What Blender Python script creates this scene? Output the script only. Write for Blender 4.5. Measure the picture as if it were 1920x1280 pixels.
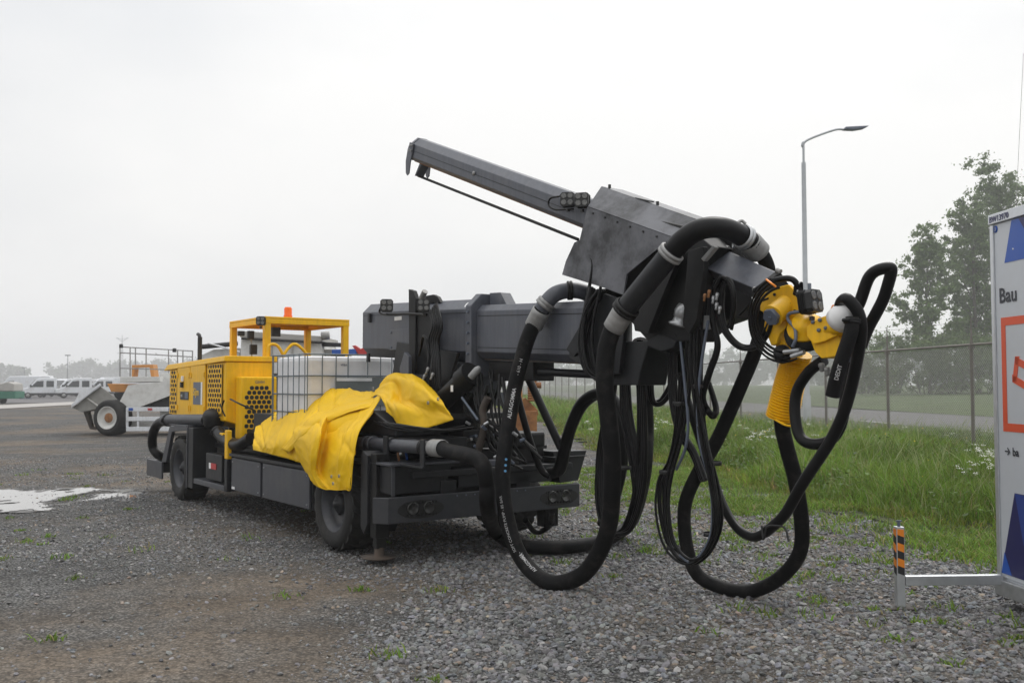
import bpy, bmesh, math, random
import numpy as np
random.seed(7); np.random.seed(7)
R = math.radians
for o in list(bpy.data.objects): bpy.data.objects.remove(o, do_unlink=True)
sc = bpy.context.scene
COL = sc.collection

# ------------------------------------------------------------------ camera, sky, sun, exposure
F, CZ = 1800.0, 1.65                      # focal length in photo pixels, eye height in metres
TH = math.atan(80 / F)                    # the camera looks up a little
cd = bpy.data.cameras.new('camera'); cam = bpy.data.objects.new('camera', cd); COL.objects.link(cam)
cd.sensor_width = 36; cd.lens = 36 * F / 1920; cd.clip_start = .1; cd.clip_end = 3000
cam.location = (0, 0, CZ); cam.rotation_euler = (math.pi / 2 + TH, 0, 0)
cd.dof.use_dof = True; cd.dof.focus_distance = 8.2; cd.dof.aperture_fstop = 5.0
sc.camera = cam
SUN_AZ, SUN_EL = R(28), R(52)             # azimuth to the right of the view, height above the horizon
w = bpy.data.worlds.new('World'); sc.world = w; w.use_nodes = True
nt = w.node_tree; nt.nodes.clear()
def wn(t, **k):
    n = nt.nodes.new(t)
    for a, b in k.items(): setattr(n, a, b)
    return n
sky = wn('ShaderNodeTexSky', sky_type='NISHITA', sun_disc=False, sun_elevation=SUN_EL, sun_rotation=SUN_AZ, air_density=1.2, dust_density=4.0)
hs = wn('ShaderNodeHueSaturation'); hs.inputs['Saturation'].default_value = .15
tc = wn('ShaderNodeTexCoord'); mp = wn('ShaderNodeMapping'); mp.inputs['Scale'].default_value = (1, 1, 2.2)
nz = wn('ShaderNodeTexNoise'); nz.inputs['Scale'].default_value = 1.1; nz.inputs['Detail'].default_value = 5; nz.inputs['Roughness'].default_value = .5
cr = wn('ShaderNodeValToRGB'); cr.color_ramp.elements[0].position = .38; cr.color_ramp.elements[1].position = .62
cr.color_ramp.elements[0].color = (.715, .73, .75, 1); cr.color_ramp.elements[1].color = (.90, .895, .885, 1)
sc10 = wn('ShaderNodeVectorMath', operation='SCALE'); sc10.inputs['Scale'].default_value = 9.9
mx = wn('ShaderNodeMix', data_type='RGBA'); mx.inputs[0].default_value = .9
bg = wn('ShaderNodeBackground'); bg.inputs['Strength'].default_value = .1
wo = wn('ShaderNodeOutputWorld')
L = nt.links.new
L(tc.outputs['Generated'], mp.inputs[0]); L(mp.outputs[0], nz.inputs['Vector']); L(nz.outputs['Fac'], cr.inputs[0])
L(cr.outputs[0], sc10.inputs[0]); L(sky.outputs[0], hs.inputs['Color'])
L(hs.outputs[0], mx.inputs[6]); L(sc10.outputs[0], mx.inputs[7])
sx = wn('ShaderNodeSeparateXYZ'); L(tc.outputs['Generated'], sx.inputs[0])        # an overcast sky grows brighter overhead
ab = wn('ShaderNodeMath', operation='ABSOLUTE'); L(sx.outputs[2], ab.inputs[0]); sq = wn('ShaderNodeMath', operation='POWER'); L(ab.outputs[0], sq.inputs[0]); sq.inputs[1].default_value = 2.4
gr = wn('ShaderNodeMapRange'); L(sq.outputs[0], gr.inputs[0]); gr.inputs[3].default_value = 1; gr.inputs[4].default_value = 2.15
vz = wn('ShaderNodeVectorMath', operation='SCALE'); L(mx.outputs[2], vz.inputs[0]); L(gr.outputs[0], vz.inputs['Scale']); L(vz.outputs[0], bg.inputs[0]); L(bg.outputs[0], wo.inputs[0])
sl = bpy.data.lights.new('sun', 'SUN'); sun = bpy.data.objects.new('sun', sl); COL.objects.link(sun)
sl.energy = .9; sl.angle = R(25); sl.color = (1, .97, .92)
from mathutils import Vector
sun.rotation_euler = Vector((math.sin(SUN_AZ) * math.cos(SUN_EL), math.cos(SUN_AZ) * math.cos(SUN_EL), math.sin(SUN_EL))).to_track_quat('Z', 'Y').to_euler(); sun.location = (20, 40, 50)
vs = sc.view_settings; vs.view_transform = 'Standard'; vs.look = 'None'; vs.exposure = .16; vs.gamma = 1; vs.use_curve_mapping = False
sc.cycles.volume_bounces = 2; sc.cycles.max_bounces = 8; sc.cycles.use_denoising = True

# ------------------------------------------------------------------ measuring helpers
A = R(35.6)                               # heading of the sprayer
U = np.array([-math.sin(A), math.cos(A), 0]); V = np.array([math.cos(A), math.sin(A), 0])
EYE = np.array([0, 0, CZ])
def ray(px, py):
    x = (px - 960) / F; y = (640 - py) / F
    return np.array([x, math.cos(TH) - y * math.sin(TH), math.sin(TH) + y * math.cos(TH)])
def G(px, py, z=0.):
    d = ray(px, py); return EYE + d * ((z - CZ) / d[2])
def D(px, py, Y):
    d = ray(px, py); return EYE + d * (Y / d[1])
ORG = G(630, 1035)
def loc(p):
    q = p - ORG; return np.array([q @ U, q @ V, p[2]])
def MV(px, py, v):
    d = ray(px, py); return loc(EYE + d * ((v - (EYE - ORG) @ V) / (d @ V)))
def MU(px, py, u):
    d = ray(px, py); return loc(EYE + d * ((u - (EYE - ORG) @ U) / (d @ U)))
def MZ(px, py, z): return loc(G(px, py, z))

# ------------------------------------------------------------------ materials
MATS = {}
def mat(name, col, rough=.5, metal=0., var=.12, scale=6., dirt=None, dirt_amt=.0, dirt_scale=2.5, bump=0., bscale=60., spec=.5, trans=0., coat=0., attr=None, dlo=.48, dhi=.72, streak=0.):
    m = bpy.data.materials.new(name); m.use_nodes = True; t = m.node_tree; p = t.nodes['Principled BSDF']; lk = t.links.new
    p.inputs['Roughness'].default_value = rough; p.inputs['Metallic'].default_value = metal; p.inputs['Specular IOR Level'].default_value = spec
    p.inputs['Coat Weight'].default_value = coat
    c = t.nodes.new('ShaderNodeTexCoord')
    n = t.nodes.new('ShaderNodeTexNoise'); n.inputs['Scale'].default_value = scale; n.inputs['Detail'].default_value = 6; n.inputs['Roughness'].default_value = .6
    lk(c.outputs['Object'], n.inputs['Vector'])
    r = t.nodes.new('ShaderNodeMapRange'); r.inputs[1].default_value = .25; r.inputs[2].default_value = .75; r.inputs[3].default_value = 1 - var; r.inputs[4].default_value = 1 + var
    lk(n.outputs['Fac'], r.inputs[0])
    s = t.nodes.new('ShaderNodeVectorMath'); s.operation = 'SCALE'; lk(r.outputs[0], s.inputs['Scale'])
    if attr:
        a = t.nodes.new('ShaderNodeAttribute'); a.attribute_name = attr; lk(a.outputs['Color'], s.inputs[0])
    else: s.inputs[0].default_value = col[:3]
    out = s.outputs[0]
    if dirt:
        n2 = t.nodes.new('ShaderNodeTexNoise'); n2.inputs['Scale'].default_value = dirt_scale; n2.inputs['Detail'].default_value = 8; n2.inputs['Roughness'].default_value = .7
        lk(c.outputs['Object'], n2.inputs['Vector'])
        r2 = t.nodes.new('ShaderNodeMapRange'); r2.inputs[1].default_value = dlo; r2.inputs[2].default_value = dhi; r2.inputs[4].default_value = dirt_amt
        lk(n2.outputs['Fac'], r2.inputs[0])
        k = t.nodes.new('ShaderNodeMix'); k.data_type = 'RGBA'; lk(r2.outputs[0], k.inputs[0]); lk(out, k.inputs[6]); k.inputs[7].default_value = (*dirt, 1)
        out = k.outputs[2]
    if streak:   # run-off marks and fine scuffs
        mpn = t.nodes.new('ShaderNodeMapping'); mpn.inputs['Scale'].default_value = (9, 9, .7); lk(c.outputs['Object'], mpn.inputs[0]); n4 = t.nodes.new('ShaderNodeTexNoise'); n4.inputs['Scale'].default_value = 2.2; n4.inputs['Detail'].default_value = 7; n4.inputs['Roughness'].default_value = .75; lk(mpn.outputs[0], n4.inputs['Vector'])
        r4 = t.nodes.new('ShaderNodeMapRange'); r4.inputs[1].default_value = .3; r4.inputs[2].default_value = .7; r4.inputs[3].default_value = 1 - streak; r4.inputs[4].default_value = 1 + streak * .6; lk(n4.outputs['Fac'], r4.inputs[0])
        s4 = t.nodes.new('ShaderNodeVectorMath'); s4.operation = 'SCALE'; lk(out, s4.inputs[0]); lk(r4.outputs[0], s4.inputs['Scale']); out = s4.outputs[0]
    lk(out, p.inputs['Base Color'])
    rr = t.nodes.new('ShaderNodeMapRange'); rr.inputs[3].default_value = max(.05, rough - .12); rr.inputs[4].default_value = min(1, rough + .15)
    lk(n.outputs['Fac'], rr.inputs[0]); lk(rr.outputs[0], p.inputs['Roughness'])
    if bump:
        n3 = t.nodes.new('ShaderNodeTexNoise'); n3.inputs['Scale'].default_value = bscale; n3.inputs['Detail'].default_value = 5
        lk(c.outputs['Object'], n3.inputs['Vector'])
        b = t.nodes.new('ShaderNodeBump'); b.inputs['Strength'].default_value = bump; b.inputs['Distance'].default_value = .02
        lk(n3.outputs['Fac'], b.inputs['Height']); lk(b.outputs[0], p.inputs['Normal'])
    if trans:
        tr = t.nodes.new('ShaderNodeBsdfTranslucent'); lk(out, tr.inputs[0]); ms = t.nodes.new('ShaderNodeMixShader'); ms.inputs[0].default_value = trans
        lk(p.outputs[0], ms.inputs[1]); lk(tr.outputs[0], ms.inputs[2]); lk(ms.outputs[0], t.nodes['Material Output'].inputs[0])
    MATS[name] = m
    return m
DUST = (.20, .18, .15)
mat('grey_paint', (.080, .087, .107), .40, var=.12, dirt=DUST, dirt_amt=.2, streak=.28)
mat('dark_paint', (.0125, .0135, .016), .45, var=.15, dirt=DUST, dirt_amt=.05, spec=.35, streak=.3)
mat('panel_paint', (.050, .053, .063), .42, var=.12, dirt=DUST, dirt_amt=.14, streak=.25)
mat('bumper_paint', (.030, .032, .038), .45, var=.12, dirt=DUST, dirt_amt=.15)
mat('black_steel', (.006, .006, .0065), .5, var=.2, dirt=DUST, dirt_amt=.06, spec=.3)
mat('cover_sheet', (.125, .128, .142), .45, var=.25, scale=3, dirt=(.012, .012, .013), dirt_amt=.9, dirt_scale=2.4, dlo=.44, dhi=.64)
mat('rubber', (.006, .006, .0065), .6, var=.25, scale=9, dirt=(.055, .05, .045), dirt_amt=.45, dirt_scale=6, dlo=.50, dhi=.70, bump=.12, bscale=90, spec=.15)
mat('smooth_rubber', (.004, .004, .0045), .38, var=.2, dirt=(.05, .048, .045), dirt_amt=.12, spec=.2)
mat('tyre_rubber', (.010, .0098, .0095), .75, var=.3, dirt=(.07, .062, .05), dirt_amt=.3, bump=.25, bscale=40)
mat('rim_paint', (.040, .043, .052), .5, dirt=DUST, dirt_amt=.3)
mat('yellow_paint', (.87, .485, .006), .42, var=.06, dirt=(.42, .26, .07), dirt_amt=.3, spec=.3, streak=.14)
mat('tarp', (.86, .53, .006), .5, var=.07, scale=4, dirt=(.60, .35, .02), dirt_amt=.22, bump=.06, bscale=35, trans=.10, spec=.25)
mat('galvanised', (.46, .47, .48), .42, metal=.75, var=.18, scale=14, dirt=(.22, .2, .18), dirt_amt=.3)
mat('pale_steel', (.29, .29, .285), .5, metal=.3, var=.2, scale=14, dirt=(.2, .17, .14), dirt_amt=.4)
mat('cage_grey', (.17, .20, .22), .45, metal=.4, var=.15)
mat('tank_white', (.84, .84, .86), .38, var=.05, dirt=(.5, .48, .44), dirt_amt=.3, trans=.12)
mat('tank_plate', (.16, .18, .18), .5, var=.15, dirt=(.3, .3, .28), dirt_amt=.3)
mat('lamp_glass', (.14, .14, .135), .15, var=.35, scale=60)
mat('lamp_dim', (.028, .028, .027), .2, var=.3, scale=60)
mat('lamp_dark', (.012, .012, .012), .45)
mat('orange_lens', (.95, .20, .01), .2, var=.1, trans=.35)
mat('white_paint', (.70, .72, .75), .38, var=.06, dirt=(.42, .38, .33), dirt_amt=.35, streak=.12)
mat('dirty_white', (.62, .62, .60), .55, var=.1, dirt=(.33, .30, .26), dirt_amt=.6)
mat('concrete_grey', (.30, .295, .275), .7, var=.15, dirt=(.2, .19, .17), dirt_amt=.5)
mat('tractor_orange', (.55, .24, .06), .5, dirt=(.3, .18, .09), dirt_amt=.5)
mat('rust', (.26, .115, .045), .75, var=.3, scale=10, dirt=(.40, .20, .06), dirt_amt=.6, bump=.2)
mat('red_paint', (.45, .03, .03), .4); mat('blue_paint', (.02, .09, .38), .4); mat('green_paint', (.02, .14, .09), .45)
mat('dirty_steel', (.05, .04, .033), .7, var=.3, dirt=(.12, .07, .04), dirt_amt=.5); mat('canvas_grey', (.36, .35, .33), .8, var=.1)
mat('window_glass', (.03, .036, .04), .06, var=.05, spec=.8)
mat('plastic_black', (.018, .019, .021), .6)
mat('sign_white', (.56, .59, .63), .35, var=.03, dirt=(.5, .5, .48), dirt_amt=.2)  # white toned down evenly: the shade on the panel is in this colour
mat('sign_blue', (.012, .085, .42), .35, var=.04); mat('sign_navy', (.012, .012, .10), .35, var=.04); mat('sign_mid', (.02, .05, .26), .35, var=.04)
mat('sign_orange', (.72, .085, .02), .35, var=.04); mat('print_dark', (.02, .024, .035), .4); mat('print_white', (.5, .5, .5), .6)
mat('print_blue', (.12, .35, .62), .5); mat('print_yellow', (.8, .5, .05), .5); mat('label_white', (.8, .8, .8), .4); mat('plate_grey', (.10, .12, .16), .4, var=.1)
mat('alu', (.62, .64, .66), .38, metal=.85, var=.1, scale=12)
mat('reflect_orange', (.85, .26, .02), .3); mat('fence_wire', (.34, .34, .32), .5, metal=.3, var=.1); mat('fence_steel', (.18, .165, .15), .6, metal=.3, var=.2)
mat('lamp_post', (.40, .42, .44), .5, metal=.4, var=.12); mat('bark', (.10, .085, .07), .9, var=.3, bump=.3)
mat('leaf', (0, 0, 0), .6, var=.15, scale=.6, attr='col', trans=.35, spec=.3)
mat('grass', (0, 0, 0), .6, var=.12, scale=.8, attr='col', trans=.4, spec=.3)
mat('stone', (0, 0, 0), .75, var=.22, scale=60, attr='col', bump=.15, bscale=120, spec=.35)
mat('flower_white', (.8, .8, .75), .7, trans=.3); mat('flower_yellow', (.85, .6, .02), .6, trans=.3)
mat('asphalt', (.105, .10, .102), .85, var=.12, scale=30); mat('road_paint', (.6, .6, .58), .7)
mat('strip_concrete', (.36, .34, .32), .85, var=.1, scale=1.0)
mat('pylon_steel', (.25, .26, .27), .6, metal=.4)

def ground_mat(name, cols, mid):
    m = bpy.data.materials.new(name); m.use_nodes = True; t = m.node_tree; p = t.nodes['Principled BSDF']; lk = t.links.new
    p.inputs['Roughness'].default_value = .85; p.inputs['Specular IOR Level'].default_value = .25
    c = t.nodes.new('ShaderNodeTexCoord')
    def noise(s, d=6, r=.6):
        n = t.nodes.new('ShaderNodeTexNoise'); n.inputs['Scale'].default_value = s; n.inputs['Detail'].default_value = d; n.inputs['Roughness'].default_value = r
        lk(c.outputs['Object'], n.inputs['Vector']); return n
    a = noise(.28, 8, .62); b = noise(9, 6); v = t.nodes.new('ShaderNodeTexVoronoi'); v.inputs['Scale'].default_value = 46; lk(c.outputs['Object'], v.inputs['Vector'])
    rp = t.nodes.new('ShaderNodeValToRGB'); e = rp.color_ramp.elements; e[0].position = mid - .07; e[0].color = (*cols[0], 1); e[1].position = mid + .07; e[1].color = (*cols[1], 1)
    lk(a.outputs['Fac'], rp.inputs[0])
    mr = t.nodes.new('ShaderNodeMapRange'); mr.inputs[3].default_value = .6; mr.inputs[4].default_value = 1.4; lk(b.outputs['Fac'], mr.inputs[0])
    vr = t.nodes.new('ShaderNodeMapRange'); vr.inputs[3].default_value = .6; vr.inputs[4].default_value = 1.4; sp = t.nodes.new('ShaderNodeSeparateColor'); lk(v.outputs['Color'], sp.inputs[0]); lk(sp.outputs[0], vr.inputs[0])
    mu = t.nodes.new('ShaderNodeMath'); mu.operation = 'MULTIPLY'; lk(mr.outputs[0], mu.inputs[0]); lk(vr.outputs[0], mu.inputs[1])
    dg = t.nodes.new('ShaderNodeMapRange'); dg.inputs[1].default_value = .15; dg.inputs[2].default_value = .62; dg.inputs[3].default_value = 1.3; dg.inputs[4].default_value = .25; lk(v.outputs['Distance'], dg.inputs[0])
    e2 = noise(1.1, 9, .7); er = t.nodes.new('ShaderNodeMapRange'); er.inputs[1].default_value = .3; er.inputs[2].default_value = .7; er.inputs[3].default_value = .58; er.inputs[4].default_value = 1.36; lk(e2.outputs['Fac'], er.inputs[0])
    m2 = t.nodes.new('ShaderNodeMath'); m2.operation = 'MULTIPLY'; lk(mu.outputs[0], m2.inputs[0]); lk(dg.outputs[0], m2.inputs[1]); mu = t.nodes.new('ShaderNodeMath'); mu.operation = 'MULTIPLY'; lk(m2.outputs[0], mu.inputs[0]); lk(er.outputs[0], mu.inputs[1])
    gf = t.nodes.new('ShaderNodeMapRange'); gf.inputs[1].default_value = mid - .08; gf.inputs[2].default_value = mid + .08; gf.inputs[3].default_value = .25; lk(a.outputs['Fac'], gf.inputs[0])
    fg = noise(70, 4, .7); fr = t.nodes.new('ShaderNodeMapRange'); fr.inputs[1].default_value = .3; fr.inputs[2].default_value = .7; fr.inputs[3].default_value = .55; fr.inputs[4].default_value = 1.2; lk(fg.outputs['Fac'], fr.inputs[0])
    dm = t.nodes.new('ShaderNodeMix'); lk(gf.outputs[0], dm.inputs[0]); lk(fr.outputs[0], dm.inputs[2]); lk(dg.outputs[0], dm.inputs[3]); lk(dm.outputs[0], m2.inputs[1])
    s = t.nodes.new('ShaderNodeVectorMath'); s.operation = 'SCALE'; lk(rp.outputs[0], s.inputs[0]); lk(mu.outputs[0], s.inputs['Scale']); lk(s.outputs[0], p.inputs['Base Color'])
    bp = t.nodes.new('ShaderNodeBump'); bp.inputs['Strength'].default_value = .7; bp.inputs['Distance'].default_value = .02; lk(v.outputs['Distance'], bp.inputs['Height']); lk(bp.outputs[0], p.inputs['Normal'])
    MATS[name] = m
ground_mat('gravel_soil', ((.165, .134, .104), (.138, .136, .132)), .49)
ground_mat('verge_soil', ((.105, .095, .05), (.075, .095, .03)), .5)
ground_mat('field_grass', ((.095, .135, .045), (.115, .150, .055)), .5)
mat('wet_soil', (.045, .040, .034), .35, var=.3, scale=25, bump=.3, bscale=50)
wm = bpy.data.materials.new('puddle_water'); wm.use_nodes = True; pb = wm.node_tree.nodes['Principled BSDF']
pb.inputs['Base Color'].default_value = (.09, .08, .065, 1); pb.inputs['Roughness'].default_value = .04; pb.inputs['IOR'].default_value = 1.33; pb.inputs['Specular IOR Level'].default_value = .9; pb.inputs['Coat Weight'].default_value = .6; pb.inputs['Coat Roughness'].default_value = .02
MATS['puddle_water'] = wm

# ------------------------------------------------------------------ mesh helpers
def smooth_path(pts, n=8):
    P = np.array(pts, float)
    if len(P) < 3: return P
    Q = np.vstack([2 * P[0] - P[1], P, 2 * P[-1] - P[-2]]); out = []
    for i in range(1, len(Q) - 2):
        p0, p1, p2, p3 = Q[i - 1], Q[i], Q[i + 1], Q[i + 2]
        for k in range(n):
            t = k / n
            out.append(.5 * (2 * p1 + (p2 - p0) * t + (2 * p0 - 5 * p1 + 4 * p2 - p3) * t * t + (3 * p1 - p0 - 3 * p2 + p3) * t ** 3))
    out.append(P[-1]); return np.array(out)
def frames(P):
    T = np.gradient(P, axis=0); T /= np.linalg.norm(T, axis=1)[:, None] + 1e-12
    a = np.array([0, 0, 1.]) if abs(T[0][2]) < .9 else np.array([1., 0, 0])
    N = [np.cross(T[0], a)]; N[0] /= np.linalg.norm(N[0])
    for i in range(1, len(P)):
        n = N[-1] - T[i] * (N[-1] @ T[i]); N.append(n / (np.linalg.norm(n) + 1e-12))
    N = np.array(N); return T, N, np.cross(T, N)
class MB:
    def __init__(s, sw=False): s.v = []; s.f = []; s.sm = []; s.sw = sw
    def add(s, vs, fs, smooth=False):
        k = len(s.v); s.v += [tuple(map(float, p)) for p in vs]; s.f += [tuple(i + k for i in f) for f in fs]; s.sm += [smooth] * len(fs); return s
    def box(s, x0, x1, y0, y1, z0, z1):
        return s.add([(x, y, z) for x in (x0, x1) for y in (y0, y1) for z in (z0, z1)], [(0, 1, 3, 2), (4, 6, 7, 5), (0, 4, 5, 1), (2, 3, 7, 6), (0, 2, 6, 4), (1, 5, 7, 3)])
    def hexa(s, lo, hi):      # two quads, lower and upper ring of points
        n = len(lo); return s.add(list(lo) + list(hi), [tuple(range(n))[::-1], tuple(range(n, 2 * n))] + [(i, (i + 1) % n, n + (i + 1) % n, n + i) for i in range(n)])
    def prism(s, poly, off):  # polygon of 3-D points pushed along off
        a = [np.array(p, float) for p in poly]; return s.hexa(a, [p + np.array(off) for p in a])
    def beam(s, p0, p1, wd, ht, up=(0, 0, 1)):
        p0, p1 = np.array(p0, float), np.array(p1, float); t = p1 - p0; t /= np.linalg.norm(t); sd = np.cross(t, up); sd /= np.linalg.norm(sd); u = np.cross(sd, t)
        q = [sd * a * wd / 2 + u * b * ht / 2 for a, b in ((-1, -1), (1, -1), (1, 1), (-1, 1))]
        return s.hexa([p0 + k for k in q], [p1 + k for k in q])
    def tube(s, P, r, n=10, caps=True, smooth=True):
        P = np.array(P, float); T, N, B = frames(P); rr = np.broadcast_to(np.array(r, float), (len(P),))
        vs = []
        for i in range(len(P)):
            for k in range(n):
                a = 2 * math.pi * k / n; vs.append(P[i] + rr[i] * (math.cos(a) * N[i] + math.sin(a) * B[i]))
        fs = [(i * n + k, i * n + (k + 1) % n, (i + 1) * n + (k + 1) % n, (i + 1) * n + k) for i in range(len(P) - 1) for k in range(n)]
        s.add(vs, fs, smooth)
        if caps: s.add(vs[:n], [tuple(range(n))[::-1]]); s.add(vs[-n:], [tuple(range(n))])
        return s
    def cyl(s, p0, p1, r, r1=None, n=16): return s.tube([p0, p1], [r, r if r1 is None else r1], n)
    def lathe(s, prof, c, ax, n=24):  # prof: (radius, distance along ax)
        c = np.array(c, float); ax = np.array(ax, float); ax /= np.linalg.norm(ax); a = np.array([0, 0, 1.]) if abs(ax[2]) < .9 else np.array([1., 0, 0]); N = np.cross(ax, a); N /= np.linalg.norm(N); B = np.cross(ax, N)
        vs = [c + ax * h + r * (math.cos(2 * math.pi * k / n) * N + math.sin(2 * math.pi * k / n) * B) for r, h in prof for k in range(n)]
        return s.add(vs, [(i * n + k, i * n + (k + 1) % n, (i + 1) * n + (k + 1) % n, (i + 1) * n + k) for i in range(len(prof) - 1) for k in range(n)], True)
    def build(s, name, m, parent=None, bevel=0., solid=0., subd=0):
        me = bpy.data.meshes.new(name)
        me.from_pydata([(p[1], p[0], p[2]) for p in s.v] if s.sw else s.v, [], s.f)
        me.polygons.foreach_set('use_smooth', s.sm)
        bm = bmesh.new(); bm.from_mesh(me); bmesh.ops.recalc_face_normals(bm, faces=bm.faces); bm.to_mesh(me); bm.free()
        me.materials.append(MATS[m] if isinstance(m, str) else m)
        return link(name, me, parent, bevel, solid, subd)
def link(name, me, parent=None, bevel=0., solid=0., subd=0):
    o = bpy.data.objects.new(name, me); COL.objects.link(o)
    if parent: o.parent = parent
    if solid: md = o.modifiers.new('s', 'SOLIDIFY'); md.thickness = solid; md.offset = 0
    if bevel: md = o.modifiers.new('b', 'BEVEL'); md.width = bevel; md.segments = 2; md.limit_method = 'ANGLE'; md.angle_limit = R(40)
    if subd: md = o.modifiers.new('d', 'SUBSURF'); md.levels = subd; md.render_levels = subd
    return o
def tag(o, label=None, cat=None, group=None, kind=None):
    for k, x in (('label', label), ('category', cat), ('group', group), ('kind', kind)):
        if x: o[k] = x
    return o
def empty(name, l=(0, 0, 0), rz=0.):
    o = bpy.data.objects.new(name, None); COL.objects.link(o); o.location = l; o.rotation_euler = (0, 0, rz); o.empty_display_size = .2; return o
def copy_tree(o, parent=None):
    c = o.copy(); COL.objects.link(c)
    if parent: c.parent = parent
    for ch in list(o.children): copy_tree(ch, c)
    return c
def np_mesh(name, verts, faces, m, cols=None, smooth=False):
    me = bpy.data.meshes.new(name); nv, nf, k = len(verts), len(faces), faces.shape[1]
    me.vertices.add(nv); me.vertices.foreach_set('co', verts.astype(np.float32).ravel())
    me.loops.add(nf * k); me.loops.foreach_set('vertex_index', faces.astype(np.int32).ravel())
    me.polygons.add(nf); me.polygons.foreach_set('loop_start', np.arange(0, nf * k, k, dtype=np.int32)); me.polygons.foreach_set('use_smooth', np.full(nf, smooth))
    me.update(calc_edges=True)
    if cols is not None:
        at = me.color_attributes.new('col', 'FLOAT_COLOR', 'POINT'); c4 = np.ones((nv, 4), np.float32); c4[:, :3] = cols; at.data.foreach_set('color', c4.ravel())
    me.materials.append(MATS[m]); return me
def text_mesh(txt, size, bold=False):
    c = bpy.data.curves.new('t', 'FONT'); c.body = txt; c.size = size; c.resolution_u = 2
    if bold: c.offset = size * .018
    o = bpy.data.objects.new('t', c); COL.objects.link(o); dg = bpy.context.evaluated_depsgraph_get(); me = bpy.data.meshes.new_from_object(o.evaluated_get(dg))
    v = np.array([x.co[:] for x in me.vertices]); f = [tuple(p.vertices) for p in me.polygons]
    bpy.data.objects.remove(o); bpy.data.meshes.remove(me); return v, f
def vnoise(x, y, s, seed=0):   # smooth value noise, numpy
    x = np.asarray(x) / s + seed * 17.3; y = np.asarray(y) / s + seed * 9.1
    xi, yi = np.floor(x), np.floor(y); xf, yf = x - xi, y - yi; xf = xf * xf * (3 - 2 * xf); yf = yf * yf * (3 - 2 * yf)
    h = lambda a, b: np.modf(np.abs(np.sin(a * 127.1 + b * 311.7 + seed * 3.7) * 43758.5453))[0]
    return (h(xi, yi) * (1 - xf) + h(xi + 1, yi) * xf) * (1 - yf) + (h(xi, yi + 1) * (1 - xf) + h(xi + 1, yi + 1) * xf) * yf

# ------------------------------------------------------------------ the setting
EY = np.array([2, 5, 8, 9.5, 10.5, 11.1, 12.5, 13.6, 15, 18.7, 21.3, 24.9, 40, 90, 300.])
EX = np.array([7.6, 6.6, 5.9, 5.5, 5.2, 4.75, 4.45, 4.05, 3.75, 3.4, 2.8, 1.7, 1.2, -3.0, -24.])
def edge_x(y): return np.interp(y, EY, EX) + 1.0 * (vnoise(y, y * 0, 1.6, 3) - .5) + .5 * (vnoise(y, y * 0, .7, 6) - .5) + .25 * (vnoise(y, y * 0, .3, 5) - .5)
def fence_x(y): return 9.10 - .0961 * (np.asarray(y) - 19)
def gz(x, y):
    return .03 * (vnoise(x, y, 2.3, 1) - .5) + .012 * (vnoise(x, y, .6, 2) - .5) - .008
def puddle_f(x, y):
    # two long shallow hollows that hold rain water
    e = np.maximum(1 - ((x + 7.3) / 1.75) ** 2 - ((y - 14.15 - .10 * (x + 7.3)) / .95) ** 2, .75 - ((x + 6.35) / 1.0) ** 2 - ((y - 15.0) / .5) ** 2)
    e = np.maximum(e, .7 - ((x + 6.6) / .75) ** 2 - ((y - 13.0) / .6) ** 2)
    return e + 1.5 * (vnoise(x, y * .55, .55, 8) - .5) + 1.5 * (vnoise(x, y * .6, .20, 9) - .5) + .6 * (vnoise(x, y * .7, .09, 10) - .5)
def axis_lines(fine0, fine1, step, lo, hi, grow=1.25):
    a = list(np.arange(fine0, fine1 + 1e-6, step)); d = step
    while a[-1] < hi: d *= grow; a.append(min(a[-1] + d, hi))
    d = step
    while a[0] > lo: d *= grow; a.insert(0, max(a[0] - d, lo))
    return np.array(a)
def sheet(name, X, Y, Zf, m):
    gx, gy = np.meshgrid(X, Y); z = Zf(gx, gy); v = np.stack([gx, gy, z], -1).reshape(-1, 3); nx, ny = len(X), len(Y)
    i = np.arange(nx * ny).reshape(ny, nx); f = np.stack([i[:-1, :-1], i[:-1, 1:], i[1:, 1:], i[1:, :-1]], -1).reshape(-1, 4)
    return link(name, np_mesh(name, v, f, m, smooth=True))
ground = sheet('ground', axis_lines(-12, 9, .15, -900, 900), axis_lines(3, 22, .15, -60, 1600), lambda x, y: gz(x, y) * np.clip((60 - np.hypot(x, y)) / 30, 0, 1) - .02 * np.clip((np.hypot(x, y) - 40) / 20, 0, 1), 'gravel_soil')
tag(ground, 'wet grey gravel yard with patches of brown soil', kind='structure')
def strip_sheet(name, ys, x0f, x1f, n, zf, m, label):
    ys = np.asarray(ys, float); t = np.linspace(0, 1, n); v = []
    for y in ys:
        a, b = float(x0f(y)), float(x1f(y))
        for k in t: x = a + (b - a) * k; v.append((x, y, zf(x, y, k)))
    v = np.array(v); i = np.arange(len(v)).reshape(len(ys), n); f = np.stack([i[:-1, :-1], i[:-1, 1:], i[1:, 1:], i[1:, :-1]], -1).reshape(-1, 4)
    return tag(link(name, np_mesh(name, v, f, m, smooth=True)), label, kind='structure')
def verge_z(x, y):
    d = x - np.interp(y, EY, EX); return .012 + .17 * np.clip(d / 1.6, 0, 1) ** 1.5 * np.clip((19 - d) / 9, 0, 1) + .05 * (vnoise(x, y, 1.1, 4) - .5) * np.clip(d / 1.0, 0, 1)
ROADX = lambda y: 15.5 - .0961 * (y - 30.9)
YS = np.concatenate([np.arange(2, 30, .12), np.arange(30, 80, 1.), np.arange(80, 401, 8.)])
strip_sheet('grass_verge', YS, edge_x, lambda y: ROADX(y) + .1, 40, lambda x, y, k: float(verge_z(x, y)) if k < 1 else .02, 'verge_soil', 'strip of green verge between the gravel and the fence')
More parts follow.
